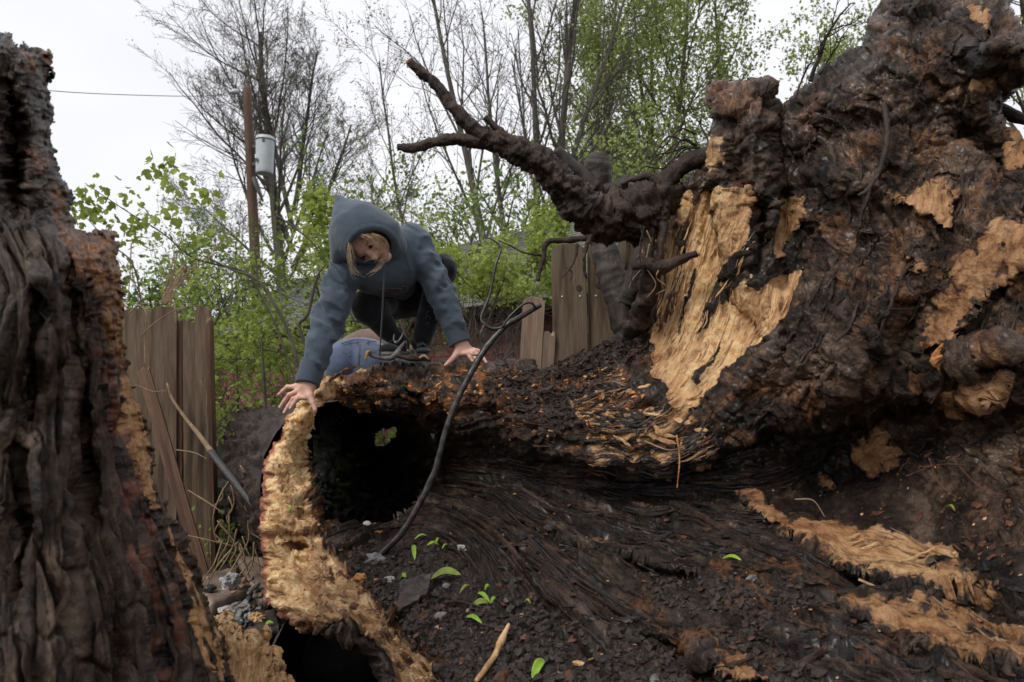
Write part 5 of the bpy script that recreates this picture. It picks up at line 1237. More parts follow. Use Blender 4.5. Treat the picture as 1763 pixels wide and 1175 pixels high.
def stone(name, px, py, s, mat, label, cat='stone', group=None, seed=0, sub=2, flat=False, amp=.22, lift=0., rz=0.):
    c = onsoil(px, py, lift) if px > 560 else None
    v, f = rock(c, s, seed, sub, amp, 1.3, rz, flat); return solo(name, v, None, mat, label, cat, group, tris=f, smooth=not flat)
stone('stone', 641, 968, (.034, .03, .026), M['grock'], 'rough grey stone at the foot of the curved black stick', seed=3, sub=3, amp=.45)
stone('pebble', 659, 966, (.015, .012, .01), M['grock'], 'small grey pebble right of the stick-foot stone', seed=4)
stone('pebble', 672, 1000, (.017, .016, .014), M['rock'], 'pale angular pebble beside the grey bark slab', seed=5, flat=True)
stone('pebble', 625, 929, (.016, .012, .009), M['rock'], 'pale flat pebble inside the mouth of the hollow', seed=6)
stone('wood_chunk', 622, 1000, (.022, .017, .015), M['orange'], 'orange rotten chunk on the rim left of the pebbles', 'wood chunk', seed=7, amp=.5, sub=3)
stone('wood_chunk', 650, 925, (.02, .014, .01), M['orange'], 'orange wood bit behind the stick inside the hollow', 'wood chunk', seed=8, amp=.5)
stone('stone', 765, 1070, (.024, .016, .014), M['grock'], 'grey-tan flat stone below the grey bark slab', seed=9)
stone('stone', 758, 1082, (.018, .013, .011), M['pinkrock'], 'tan round stone just in front of the grey-tan one', seed=10)
stone('pebble', 753, 1020, (.012, .01, .008), M['grock'], 'small grey pebble under the broad leaf', seed=11)
stone('pebble', 770, 1018, (.012, .01, .008), M['grock'], 'small grey pebble under the right tip of the broad leaf', seed=12)
stone('wood_chip', 781, 944, (.015, .004, .012), M['greychip'], 'small upright grey chip, left of two', 'wood chip', seed=13, flat=True, rz=.6, lift=.008)
stone('wood_chip', 798, 953, (.015, .005, .010), M['rock'], 'small pale grey chip, right of two', 'wood chip', seed=14, flat=True, rz=-.4, lift=.008)
for k, (px, py, s, m_, lb) in enumerate([(842, 1060, .012, 'redchip', 'round red-brown chip under the paired seedling'), (808, 1058, .010, 'pinkrock', 'tan bit left of the paired seedling'), (874, 1053, .014, 'greychip', 'upright grey sliver right of the paired seedling'),
     (864, 1025, .014, 'redchip', 'orange-brown chip above the grey sliver'), (898, 1064, .010, 'pinkrock', 'pale tan bit on open soil right of the sliver'), (921, 1045, .018, 'redchip', 'dark red bark bit beside the black slat'),
     (715, 1108, .014, 'redchip', 'red bark bit at the edge of the pale rim'), (800, 1140, .02, 'redchip', 'long red splinter left of the tan twig'), (868, 1172, .03, 'redchip', 'red-brown bark piece at the bottom beside the tan twig'), (985, 1172, .026, 'redchip', 'red-brown triangular chip at the bottom edge'),
     (1000, 1150, .012, 'chip', 'tan chip lying near the bottom centre'), (1300, 1012, .018, 'grock', 'dark grey chunk on the red soil at right'), (1130, 1180, .02, 'grock', 'dull stone at the bottom right of centre'), (905, 965, .014, 'greychip', 'grey chip on the smooth black wall'), (868, 934, .013, 'greychip', 'pale blue-grey chip on the black wall of the trunk')]):
    stone('wood_chip' if 'rock' not in m_ else 'stone', px, py, (s, s * .45, s * .5), M[m_], lb, 'wood chip' if 'rock' not in m_ else 'stone', seed=20 + k, amp=.4, lift=.004, rz=k * .9)
# the grey bark slab
a, b, c, d = [onsoil(*p) for p in ((690, 1012), (747, 1004), (738, 1040), (682, 1078))]
nn = np.array((0, -.55, .83)); n_ = 12; U_, V_ = np.meshgrid(np.linspace(0, 1, n_), np.linspace(0, 1, n_))
top = a * ((1 - U_) * (1 - V_))[..., None] + b * (U_ * (1 - V_))[..., None] + c * (U_ * V_)[..., None] + d * ((1 - U_) * V_)[..., None]
top = top + nn * (.028 + .006 * fbm(U_ * 3, V_ * 3, 2, 3) + .006 * np.sin(U_ * 3))[..., None] + np.stack([.008 * perlin(V_ * 4, U_ * 4, 1), 0 * U_, .008 * perlin(V_ * 4, U_ * 4, 9)], -1)
bot = top - nn * .014; Vv = np.vstack([top.reshape(-1, 3), bot.reshape(-1, 3)]); ix = np.arange(n_ * n_).reshape(n_, n_); q = []
for o_, fl in ((0, 0), (n_ * n_, 1)):
    e = np.stack([ix[:-1, :-1], ix[1:, :-1], ix[1:, 1:], ix[:-1, 1:]], -1).reshape(-1, 4) + o_; q.append(e[:, ::-1] if fl else e)
for ln in (ix[0], ix[-1], ix[:, 0], ix[:, -1]): q.append(np.c_[ln[:-1], ln[1:], ln[1:] + n_ * n_, ln[:-1] + n_ * n_])
solo('bark_slab', Vv, np.vstack(q), M['slabchip'], 'flat grey-brown bark slab lying on the soil by the pale rim', 'bark slab', attrs=None, smooth=False)
pts = [onsoil(822, 1178, .01), onsoil(852, 1145, .016), onsoil(866, 1118, .02), onsoil(879, 1100, .024)]
v, q, t = rtube(pts, [.006, .007, .009, .004], 7, .008, .3, 40); solo('twig', v, q, M['chip'], 'tan broken twig on the soil pointing up right', 'twig', tris=t)
for pl, r_, lb in (([(770,1050),(800,1052),(830,1056)], .005, 'dark root bit left of the paired seedling'), ([(835,1078),(860,1072),(890,1068)], .005, 'dark root bit lying below the grey sliver'), ([(1010,1125),(1040,1132)], .003, 'short pale twig alone near the bottom centre')):
    v, q, t = rtube([onsoil(a_, b_, .008) for a_, b_ in pl], [r_, r_ * .8, r_ * .5], 7, .008, .3, 40); solo('twig', v, q, M['root' if 'dark' in lb else 'chip'], lb, 'twig', tris=t)

# ---------------------------------------------------------------- stones and slabs between fence and rim
def slab(name, corners, th, label, mat='slab', seed=0):
    c = np.array(corners, float); n = 14; U_, V_ = np.meshgrid(np.linspace(0, 1, n), np.linspace(0, 1, n))
    top = c[0] * ((1 - U_) * (1 - V_))[..., None] + c[1] * (U_ * (1 - V_))[..., None] + c[2] * (U_ * V_)[..., None] + c[3] * ((1 - U_) * V_)[..., None]
    e = np.minimum.reduce([U_, 1 - U_, V_, 1 - V_]); top[..., 2] += -.008 * (e == 0) + .004 * fbm(U_ * 3 + seed, V_ * 3, 0, 3)
    top[..., 0] += .008 * perlin(V_ * 5, seed, U_ * 5); top[..., 1] += .008 * perlin(V_ * 5, U_ * 5, seed + 3)
    mid = top.copy(); mid[..., 2] -= th * .3; bot = top.copy(); bot[..., 2] -= th
    Vv = np.vstack([top.reshape(-1, 3), bot.reshape(-1, 3)]); ix = np.arange(n * n).reshape(n, n); m = n * n
    q = [np.stack([ix[:-1, :-1], ix[:-1, 1:], ix[1:, 1:], ix[1:, :-1]], -1).reshape(-1, 4)]; q.append(q[0][:, ::-1] + m)
    for ln in (ix[0], ix[-1], ix[:, 0], ix[:, -1]): q.append(np.c_[ln[:-1], ln[1:], ln[1:] + m, ln[:-1] + m])
    return solo(name, Vv, np.vstack(q), M[mat], label, 'stone slab')
slab('stone_slab', [P(338,992,3.3), P(394,975,3.55), P(440,1008,3.3), P(362,1040,3.0)], .09, 'brown flat stone slab carrying the white rock')
slab('stone_slab', [P(405,955,3.7), P(460,958,3.65), P(462,1030,3.15), P(446,1030,3.15)], .05, 'brown slab tilted against the pale rim behind the pebbles', seed=3)
slab('stone_slab', [P(420,1058,2.95), P(472,1048,2.95), P(480,1075,2.7), P(430,1090,2.68)], .035, 'dark wet slab at the lip of the black pit', 'soilstuff', seed=5)
slab('stone_slab', [P(436,1052,3.02), P(470,1049,3.04), P(472,1064,2.9), P(440,1068,2.9)], .03, 'small grey-brown block lying on the dark wet slab', 'slab', seed=7)
def rk(px, py, d, s, mat, label, name='stone', seed=0, sub=2, flat=False, amp=.25, cat=None):
    v, f = rock(P(px, py, d), s, seed, sub, amp, 1.3, seed, flat); return solo(name, v, None, M[mat], label, cat or name.replace('_', ' '), None, tris=f, smooth=not flat)
rk(396, 1002, 3.22, (.04, .035, .033), 'rock', 'white angular rock on the brown slab', 'rock', 1, 3, True, .3)
rk(403, 986, 3.38, (.018, .015, .01), 'dkrock', 'small black stone behind the white rock', seed=2)
rk(359, 1013, 3.14, (.036, .028, .016), 'dkrock', 'dark oval stone at the left corner of the brown slab', seed=3)
rk(418, 1000, 3.25, (.02, .018, .015), 'pinkrock', 'larger pink-tan pebble right of the white rock', 'pebble', 4)
rk(416, 1009, 3.2, (.013, .012, .01), 'pinkrock', 'smaller pink-tan pebble right of the white rock', 'pebble', 5)
rk(357, 995, 3.3, (.01, .009, .006), 'pinkrock', 'lone tan pebble on the left of the brown slab', 'pebble', 6)
rk(402, 1020, 3.12, (.012, .01, .007), 'orange', 'orange wood bit at the front of the brown slab', 'wood_chip', 7)
r_ = random.Random(4)
for k in range(22):
    px, py = r_.uniform(428, 448), r_.uniform(996, 1050); d = 3.3 - (py - 996) * .006
    rk(px, py, d, (r_.uniform(.008, .017), r_.uniform(.008, .014), r_.uniform(.007, .012)), r_.choice(['pinkrock', 'pinkrock', 'grock', 'dkrock', 'rock']), 'small rounded pebble in the row between the brown slab and the rim', 'pebble', k)['group'] = 'pebbles between the slabs'
lbs = ['pale hollowed lump of old concrete, left of its heap', 'grey knobbly lump in the middle of its heap', 'curled grey lump at the right of its heap', 'grey stone in front of its heap', 'light grey stone under the curled lump', 'black wet stone at the foot of the heap']
for k, (px, py, d, s, m_) in enumerate([(390, 1054, 2.98, .03, 'rock'), (406, 1048, 3.0, .03, 'grock'), (422, 1046, 2.98, .034, 'grock'), (408, 1066, 2.88, .032, 'grock'), (428, 1062, 2.9, .024, 'rock'), (420, 1076, 2.78, .034, 'dkrock')]):
    rk(px, py, d, (s, s * .8, s * .75), m_, lbs[k], seed=k + 10, sub=3, amp=.6)
v, f = rock(P(441, 1066, 2.8), (.032, .02, .026), 3, 3, .4, 3); v[:, 2] = np.where(v[:, 2] < v[:, 2].mean(), v[:, 2], v[:, 2] * 1.0)
solo('wood_chunk', v, None, M['chip'], 'pale yellow wood chunk on the dark wet slab', 'wood chunk', tris=f, smooth=False)
blade('fallen_leaf', [P(457, 1077, 2.7), P(463, 1072, 2.7), P(471, 1073, 2.7)], .014, M['samara'], 'small green leaf on the dark wet slab', 'leaf')
# rubble and litter on the ground there
g = np.random.default_rng(12); n = 1500; cx_, cy_ = g.uniform(-2.6, -.9, n), g.uniform(2.7, 5.2, n); s = .006 + .028 * g.random(n) ** 3; v0, f0 = ICO0
cz = ground_z(cx_, cy_); V = np.stack([cx_, cy_, cz + s * .2], -1)[:, None] + s[:, None, None] * v0[None] * (1 + .4 * g.normal(size=(n, 12, 1))) * np.array((1, 1, .5))
o = part('litter', V.reshape(-1, 3), None, M['soilstuff'], None, tris=(np.arange(n)[:, None, None] * 12 + f0[None]).reshape(-1, 3), smooth=False); tag(o, 'dark bark litter on the ground around the slabs', kind='stuff')
v, q, T = leaves(np.stack([g.uniform(-2.2, -1.25, 60), g.uniform(3.7, 4.8, 60), np.full(60, .3)], -1), 900, .03, .09, 4); o = part('weeds', v, q, M['leaf'], None, smooth=False); tag(o, 'small green weeds at the foot of the left fence', kind='stuff')
g = np.random.default_rng(5); n = 12000; c = np.stack([g.uniform(-9, 9, n), g.uniform(4.9, 14, n), 0 * g.random(n)], -1); c[:, 2] = ground_z(c[:, 0], c[:, 1]); h = g.uniform(.05, .16, n); dx = g.normal(size=(n, 2)) * .04; a_ = g.uniform(0, 3.14, n); w_ = np.stack([np.cos(a_), np.sin(a_), 0 * a_], -1) * .006
V = np.stack([c - w_, c + w_, c + np.c_[dx, h]], 1); o = part('grass', V.reshape(-1, 3), None, M['grass'], None, tris=np.arange(3 * n).reshape(n, 3), smooth=False); tag(o, 'thin grass growing beyond the fence', kind='stuff')
# ---------------------------------------------------------------- vines, broken branch and beam by the left fence
def wand(name, pl, rad, mat, label=None, cat=None, group=None, parent=None, **k):
    v, q, t = rtube([P(*p) for p in pl], rad, k.get('sides', 7), k.get('seg', .02), k.get('amp', .15), 25)
    return part(name, v, q, M[mat], parent, tris=t) if parent is not None else solo(name, v, q, M[mat], label, cat, group, tris=t)
wand('broken_branch', [(288,661,3.2),(297,688,3.2),(322,724,3.18),(345,752,3.15),(372,790,3.1)], [.0045, .006, .008, .010, .014], 'vine', 'tan broken branch slanting down in front of the left fence', 'branch', sides=10)
wand('broken_beam', [(362,778,3.1),(400,825,3.0),(442,876,2.9)], [.014, .020, .018], 'char', 'black broken beam slanting from the tan branch to the log', 'beam', sides=6, seg=.05)
vt = thing('dry_vine', 'tangle of dry tan vines sprouting above the left fence boards', 'vine', P(288, 525, 3.7))
rv = random.Random(8)
for k in range(17):
    ex, ey = rv.uniform(290, 400), rv.uniform(390, 490)
    wand('vine', [(284 + rv.uniform(-6, 10), 524, 3.7), (286 + rv.uniform(0, 22), 495 + rv.uniform(-12, 12), 3.7), ((ex + 300) / 2 + rv.uniform(-24, 24), (ey + 490) / 2 + rv.uniform(-16, 16), 3.7), (ex, ey, 3.72)], [.0036, .003, .002, .001], 'vine', parent=vt)
for pl, r0 in [([(240,525,3.7),(252,540,3.68),(250,580,3.68),(250,626,3.66)], .004), ([(243,580,3.66),(262,560,3.66),(300,535,3.66),(340,525,3.68)], .003), ([(222,540,3.7),(240,525,3.7),(270,522,3.72)], .0035), ([(300,520,3.68),(303,545,3.68),(302,560,3.68)], .005), ([(226,420,3.7),(224,470,3.7),(220,520,3.7)], .003), ([(345,655,3.6),(356,680,3.6),(355,730,3.6)], .003), ([(235,663,3.5),(262,674,3.5),(285,673,3.5)], .0022), ([(305,775,3.4),(335,780,3.4),(355,790,3.4)], .003), ([(325,845,3.3),(365,870,3.2),(385,885,3.2)], .003), ([(312,920,3.2),(350,928,3.1),(400,940,3.1)], .0025)]:
    wand('vine', pl, [r0, r0, r0 * .7], 'vine', parent=vt)
vt2 = thing('dry_vine', 'dry vine stalks heaped between the left fence and the rim', 'vine', P(405, 960, 3.3))
for k in range(26):
    x0, y0 = rv.uniform(375, 440), rv.uniform(800, 960); d0 = rv.uniform(2.95, 3.4); a_ = rv.uniform(-.9, .9); l = rv.uniform(40, 110)
    wand('vine', [(x0, y0, d0), (x0 + math.sin(a_) * l * .4 + rv.uniform(-14, 14), y0 + l * .4, d0), (x0 + math.sin(a_) * l * .7 + rv.uniform(-18, 18), y0 + l * .7, d0), (min(x0 + math.sin(a_) * l, 455), y0 + l, d0)], [.0045, .004, .003, .002], 'vine', parent=vt2)
vt3 = thing('climbing_branch', 'long dark arching branches with few leaves left above the fence', 'branch', P(420, 700, 4.6))
for pl, r0 in [([(147,316,4.4),(215,362,4.4),(280,402,4.4),(335,445,4.5),(420,470,4.6),(455,520,4.6),(490,600,4.6),(520,700,4.6)], .006), ([(146,372,4.4),(190,420,4.4),(225,450,4.4),(240,500,4.4),(250,600,4.4)], .005), ([(350,440,4.5),(400,465,4.5),(440,480,4.5),(470,520,4.5),(500,580,4.5),(520,660,4.5)], .011), ([(560,455,4.4),(545,480,4.4),(530,540,4.4),(515,560,4.4),(528,600,4.4)], .012), ([(560,455,4.4),(540,420,4.4),(510,395,4.4),(475,370,4.4)], .006), ([(438,385,4.5),(440,440,4.5),(446,495,4.5)], .005), ([(450,580,4.6),(454,650,4.6),(458,720,4.6)], .012)]:
    wand('branch', pl, [r0 * .4, r0, r0], 'twig', parent=vt3)
v, q, T = leaves(np.array([P(a_, b_, 4.4) for a_, b_ in [(165,350),(190,395),(215,330),(250,365),(290,350),(300,330),(330,390),(160,330),(140,355),(300,300),(270,285),(230,400),(320,420),(350,330),(360,400)]]), 230, .05, .06, 9, True); part('foliage', v, None, M['leaf'], vt3, tris=T, smooth=False, kind='stuff')
# weathered bark strip curling under the shoes
bs = thing('bark_strip', 'curled grey bark strip under the black shoes', 'bark strip', P(665, 618, 2.9))
wand('strip', [(630,612,2.86),(633,605,2.86),(640,612,2.86),(655,616,2.86),(672,617,2.86),(682,610,2.86),(690,598,2.87),(698,588,2.88)], [.007, .01, .009, .008, .012, .013, .009, .004], 'greychip', parent=bs, seg=.006, sides=10)
wand('strip', [(630,620,2.85),(632,608,2.85),(637,604,2.85)], [.006, .009, .006], 'chip', parent=bs, seg=.005)
wand('strip', [(682,612,2.86),(700,616,2.86),(725,618,2.86),(742,620,2.86)], [.012, .01, .011, .007], 'root', parent=bs, seg=.006, sides=10, amp=.4)
wand('strip', [(722,617,2.85),(730,613,2.85),(738,619,2.85)], [.006, .007, .004], 'pinkrock', parent=bs, seg=.005)
for k in range(7):
    wand('splinter', [(565 + k * 4, 660 - k * 3, 2.84), (572 + k * 5, 650 - k * 3, 2.82), (590 + k * 6, 641 - k * 2, 2.84)], [.005, .004, .001], 'orange' if k % 2 else 'greychip', parent=rim, seg=.01)
# ---------------------------------------------------------------- the person in the hoodie
def surf(V, px, py, off=.003):
    """nearest point of a body surface met when looking at (px, py)"""
    x, y, d = proj(V); m = (x - px) ** 2 + (y - py) ** 2 < 30
    if not m.any(): m = (x - px) ** 2 + (y - py) ** 2 < 200
    return P(px, py, d[m].min() - off if m.any() else 2.8)
pe = thing('person', 'person crouching on the log in a slate-blue hoodie, both hands on the wood', 'person', P(700, 620, 3.0))
Ls, Le, Lw = P(594, 466, 2.84), P(565, 552, 2.82), P(541, 622, 2.735)
Rs, Re, Rw = P(714, 424, 2.98), P(757, 500, 2.96), P(783, 562, 2.93)
hipL, hipR = P(672, 505, 3.28), P(712, 498, 3.28)
def folds(p, a, b, freq, amp, seed):
    ab = b - a; L = np.linalg.norm(ab); t = ((p - a) @ ab) / L
    return amp * (fbm(t * freq + seed, p[..., 0] * 9 + p[..., 2] * 5, p[..., 1] * 9, 3, ridged=True) - .85)
def torso(p):
    c = P(656, 458, 2.96)
    d = smin(ell(p, c, (.155, .15, .125)), caps(p, P(655, 452, 2.95), P(690, 475, 3.26), .13, .145), .05)
    d = smin(d, caps(p, P(608, 450, 2.86), P(708, 416, 2.99), .07, .078), .06)
    d = smin(d, caps(p, P(640, 425, 2.83), P(660, 430, 2.92), .07, .09), .04)
    la = smin(caps(p, Ls, Le, .066, .062), caps(p, Le, Lw, .062, .048), .02)
    ra = smin(caps(p, Rs, Re, .068, .060), caps(p, Re, Rw, .060, .047), .02)
    la = la - folds(p, Ls, Lw, 9, .019, 3) * sst(.62, .3, la * 8)
    ra = ra - folds(p, Rs, Rw, 9, .019, 9)
    d = d - .008 * fbm(p[..., 0] * 5 + p[..., 2] * 7, p[..., 1] * 4, p[..., 2] * 9, 3)
    d = smin(d, la, .03); d = smin(d, ra, .03)
    hem = (p - P(656, 500, 2.9)) @ np.array((0, .45, -.9))      # the front hangs down to a hem
    return d
ks = np.array([Ls, Le, Lw, Rs, Re, Rw, P(690, 475, 3.3), P(640, 460, 2.8)])
V, q = nets(torso, ks.min(0) - .19, ks.max(0) + .19, .0075); V = relax(V, q, 2)
TV = V; hood_ie = part('hoodie', V, q, M['hoodie'], pe)
def cuff(p, a, b, r):
    ab = b - a; L = np.linalg.norm(ab); ab /= L
    ax = np.cross(ab, (0, 1, 0)); ax /= np.linalg.norm(ax); bx = np.cross(ab, ax); w = p - a - ((p - a) @ ab)[..., None] * ab
    th = np.arctan2(w @ bx, w @ ax); return smax(caps(p, a - ab * .01, b + ab * .03, r, r * .98) - .0012 * np.cos(th * 44), (p - b) @ ab, .004)
for a_, b_ in ((P(538, 632, 2.735), P(528.5, 663, 2.70)), (P(783, 568, 2.935), P(792, 592, 2.925))):
    V, q = nets(lambda p: cuff(p, a_, b_, .049), np.minimum(a_, b_) - .08, np.maximum(a_, b_) + .08, .0028); part('cuff', V, q, M['rib'], hood_ie)
# hood
hc = P(629, 405, 2.755); pk = P(577, 336, 2.76); oN = np.array((.42, -.50, -.76)); oN /= np.linalg.norm(oN); oP = P(648, 386, 2.66) + oN * .016
def hood_o(p):
    d = ell(p, hc, (.118, .125, .115)); d = smin(d, caps(p, P(604, 375, 2.76), pk, .085, .006), .07); d = smin(d, caps(p, P(592, 415, 2.77), P(585, 440, 2.80), .055, .04), .05)
    d = smin(d, caps(p, P(655, 405, 2.80), P(672, 425, 2.86), .085, .07), .04)
    return d - .004 * fbm(p[..., 0] * 8 + 3, p[..., 1] * 8, p[..., 2] * 14, 3)
def hood(p):
    o = hood_o(p); pl = (p - oP) @ oN
    sh = smax(o, -(o + .011), .004); rimr = np.sqrt((o + .006) ** 2 + (pl + .004) ** 2) - .0085
    rim2 = np.sqrt((o + .006) ** 2 + (pl + .024) ** 2) - .0065
    return smin(smin(smax(sh, pl, .004), rimr, .005), rim2, .004)
V, q = nets(hood, hc - .26, hc + .22, .006); V = relax(V, q, 1); part('hood', V, q, M['hoodie'], hood_ie)
seamp = [surf(V, *a_, .0) for a_ in ((578, 333), (590, 334), (612, 345), (640, 362), (664, 384))]
# head: looks down, chin towards the right
fN = np.array((.22, -.62, -.75)); fN /= np.linalg.norm(fN); uN = np.array((-.62, -.45, .2)); uN -= fN * (uN @ fN); uN /= np.linalg.norm(uN); sN = np.cross(fN, uN)
hd = P(630, 413, 2.785); Rm = np.stack([sN, fN, uN], 1)
def hp(s, f, u): return hd + sN * s + fN * f + uN * u
def head(p):
    d = ell(p, hp(0, 0, .02), (.073, .088, .092), Rm); d = smin(d, ell(p, hp(0, .022, -.045), (.055, .058, .062), Rm), .03)
    d = smin(d, caps(p, hp(0, .078, -.02), hp(0, .098, -.03), .010, .013), .012); d = smin(d, caps(p, hp(0, .082, .012), hp(0, .092, -.022), .007, .010), .012)
    d = smin(d, ell(p, hp(0, .068, -.088), (.024, .02, .018), Rm), .02)
    for s_ in (-1, 1):
        d = smin(d, ell(p, hp(.038 * s_, .055, -.02), (.024, .022, .024), Rm), .015); d = smin(d, caps(p, hp(.012 * s_, .084, .022), hp(.046 * s_, .07, .02), .007, .006), .012)
        d = smax(d, -ell(p, hp(.03 * s_, .088, .004), (.016, .012, .010), Rm), .008); d = smin(d, ell(p, hp(.03 * s_, .074, .004), (.013, .012, .011), Rm), .004)
        d = smin(d, ell(p, hp(.075 * s_, -.005, -.01), (.01, .02, .03), Rm), .006)
    d = smax(d, -ell(p, hp(0, .09, -.056), (.022, .006, .0022), Rm), .003)
    return smin(d, caps(p, hp(0, -.02, -.06), P(650, 432, 2.9), .05, .055), .03)
V, q = nets(head, hd - .15, hd + .17, .0045); HV = V; hdp = part('head', V, q, M['skin'], pe)
for s_ in (-1, 1):
    v, f = ICO2; part('eye', v * .0105 + hp(.03 * s_, .0765, .003), None, M['eye'], hdp, tris=f)
    V, q = tubes([[hp(.03 * s_ + k, .0855 - abs(k) * .3, .022) for k in np.linspace(-.017, .017, 6)]], [[.0015, .0028, .003, .003, .0025, .0012]], 6); part('eyebrow', V, q, M['hair'], hdp)
    V, q = tubes([[hp(.03 * s_ + k, .0865 - abs(k) * .3, .002 - abs(k) * .2) for k in np.linspace(-.014, .014, 6)]], [[.001, .0016, .0018, .0018, .0016, .001]], 5); part('eyelash', V, q, M['eye'], hdp)
for u_, r0 in ((-.051, .0042), (-.061, .0052)):
    V, q = tubes([[hp(k, .0845 - abs(k) * .35, u_ + abs(k) * .1 * (-1 if u_ > -.055 else 1)) for k in np.linspace(-.022, .022, 9)]], [[.001] + [r0 * .8, r0, r0, r0, r0, r0, r0 * .8] + [.001]], 6); part('lip', V, q, M['lip'], hdp)
hr = random.Random(2); PLs, RDs = [], []
for k in range(34):
    s0 = hr.uniform(.03, .075) * hr.choice((-1, 1, 1)); u0 = hr.uniform(.045, .10); f0 = .089 * math.sqrt(max(.05, 1 - (s0 / .08) ** 2 - ((u0 - .02) / .1) ** 2)) - .002
    a = hp(s0, f0, u0); side = 1 if s0 + hr.uniform(-.02, .02) > 0 else -1
    b = hp(side * hr.uniform(.068, .084), hr.uniform(.0, .045), hr.uniform(-.03, .03)); m = (a + b) / 2 + (a + b - 2 * hd) / 2 * .22
    e = b + np.array((hr.uniform(-.01, .01), hr.uniform(.01, .03), hr.uniform(-.01, .01)))
    PLs.append(catmull([a, m, b, (b + e) / 2 + np.array((hr.uniform(-.012, .012), 0, 0)), e], 12)); RDs.append(np.linspace(.0011, .0005, 12))
for k, pl in enumerate([[(612,402,2.66),(632,408,2.63),(658,424,2.64),(662,440,2.66),(652,462,2.66),(640,470,2.66)], [(618,400,2.66),(640,410,2.63),(655,430,2.63),(648,450,2.64)], [(600,412,2.66),(606,440,2.64),(606,456,2.64),(611,470,2.64),(620,475,2.64)], [(602,415,2.66),(600,438,2.64),(604,462,2.64),(612,472,2.64)], [(640,404,2.65),(660,412,2.64),(668,428,2.65),(665,446,2.66)]]):
    for j in range(9):
        o_ = np.array((hr.gauss(0, .0035), hr.gauss(0, .003), hr.gauss(0, .0035)))
        PLs.append(catmull([P(*a) + o_ * (1 + .5 * i) for i, a in enumerate(pl)], 12)); RDs.append(np.linspace(.0011, .0004, 12))
V, q = tubes(PLs, RDs, 3); part('hair', V, q, M['hair'], hdp)
# cord, seams, pocket line and faded print
v, q, t = rtube([P(663, 448, 2.70), P(661, 480, 2.72), P(658, 540, 2.76), P(655, 590, 2.80), P(654, 612, 2.83)], [.0034, .0034, .0032, .0032, .004], 7, .01, .1, 60); part('drawstring', v, q, M['rib'], hood_ie, tris=t)
v, q, t = rtube([P(628, 452, 2.70), P(640, 447, 2.68), P(655, 450, 2.69), P(664, 447, 2.70)], [.003, .003], 7, .01); part('drawstring', v, q, M['rib'], hood_ie, tris=t)
def deco(name, pl, r, mat, VV, parent, n=14, off=.001):
    c = catmull([(a, b, 0) for a, b in pl], n); pts = [surf(VV, a, b, off) for a, b, _ in c]; pts = np.array(pts)
    for _ in range(2): pts[1:-1] = (pts[:-2] + 2 * pts[1:-1] + pts[2:]) / 4
    v, q, t = rtube(pts, r, 6, .006); return part(name, v, q, M[mat], parent, tris=t)
deco('seam', [(561, 449), (575, 456), (590, 478), (600, 500)], .0018, 'rib', TV, hood_ie)
deco('seam', [(686, 402), (694, 420), (700, 450), (712, 478)], .0018, 'rib', TV, hood_ie)
deco('seam', [(697, 383), (712, 392), (722, 398)], .0018, 'rib', TV, hood_ie)
deco('print', [(652, 511), (652, 500), (668, 496), (690, 498), (704, 490)], .0016, 'print2', TV, hood_ie)
deco('print', [(652, 511), (664, 517), (690, 513), (706, 502), (704, 490)], .0016, 'print2', TV, hood_ie)
for pl in ([(664,506),(668,500),(672,506)], [(676,500),(676,507),(682,506)], [(685,497),(689,504),(685,506)], [(692,495),(697,492),(697,500),(693,502)], [(701,488),(707,484)]):
    deco('print', pl, .0026, 'print', TV, hood_ie, 8)
# legs
def legs(p):
    kL, kR = P(634, 528, 2.98), P(762, 463, 3.04)
    d = smin(caps(p, hipL, kL, .10, .068), caps(p, kL, P(672, 574, 3.05), .062, .042), .03)
    e = smin(caps(p, hipR, kR, .10, .06), caps(p, kR, P(728, 580, 3.04), .058, .042), .02)
    d = smin(d, e, .03); d = smin(d, caps(p, hipL, hipR, .13, .13), .04)
    return d - .004 * fbm(p[..., 0] * 14, p[..., 1] * 10, p[..., 2] * 18, 3, ridged=True)
V, q = nets(legs, (P(620, 600, 2.85).min() * 0 + np.array((-.72, 2.75, 1.28))), np.array((-.2, 3.55, 1.92)), .008); LV = V; lg = part('leggings', V, q, M['leggings'], pe)
for j, pl in enumerate(([(733,560),(735,553),(739,560),(737,566)], [(733,549),(737,542),(741,549)], [(734,540),(741,534)], [(735,530),(739,526),(742,532)])): deco('print', pl, .0013, 'print2', LV, lg, 8)
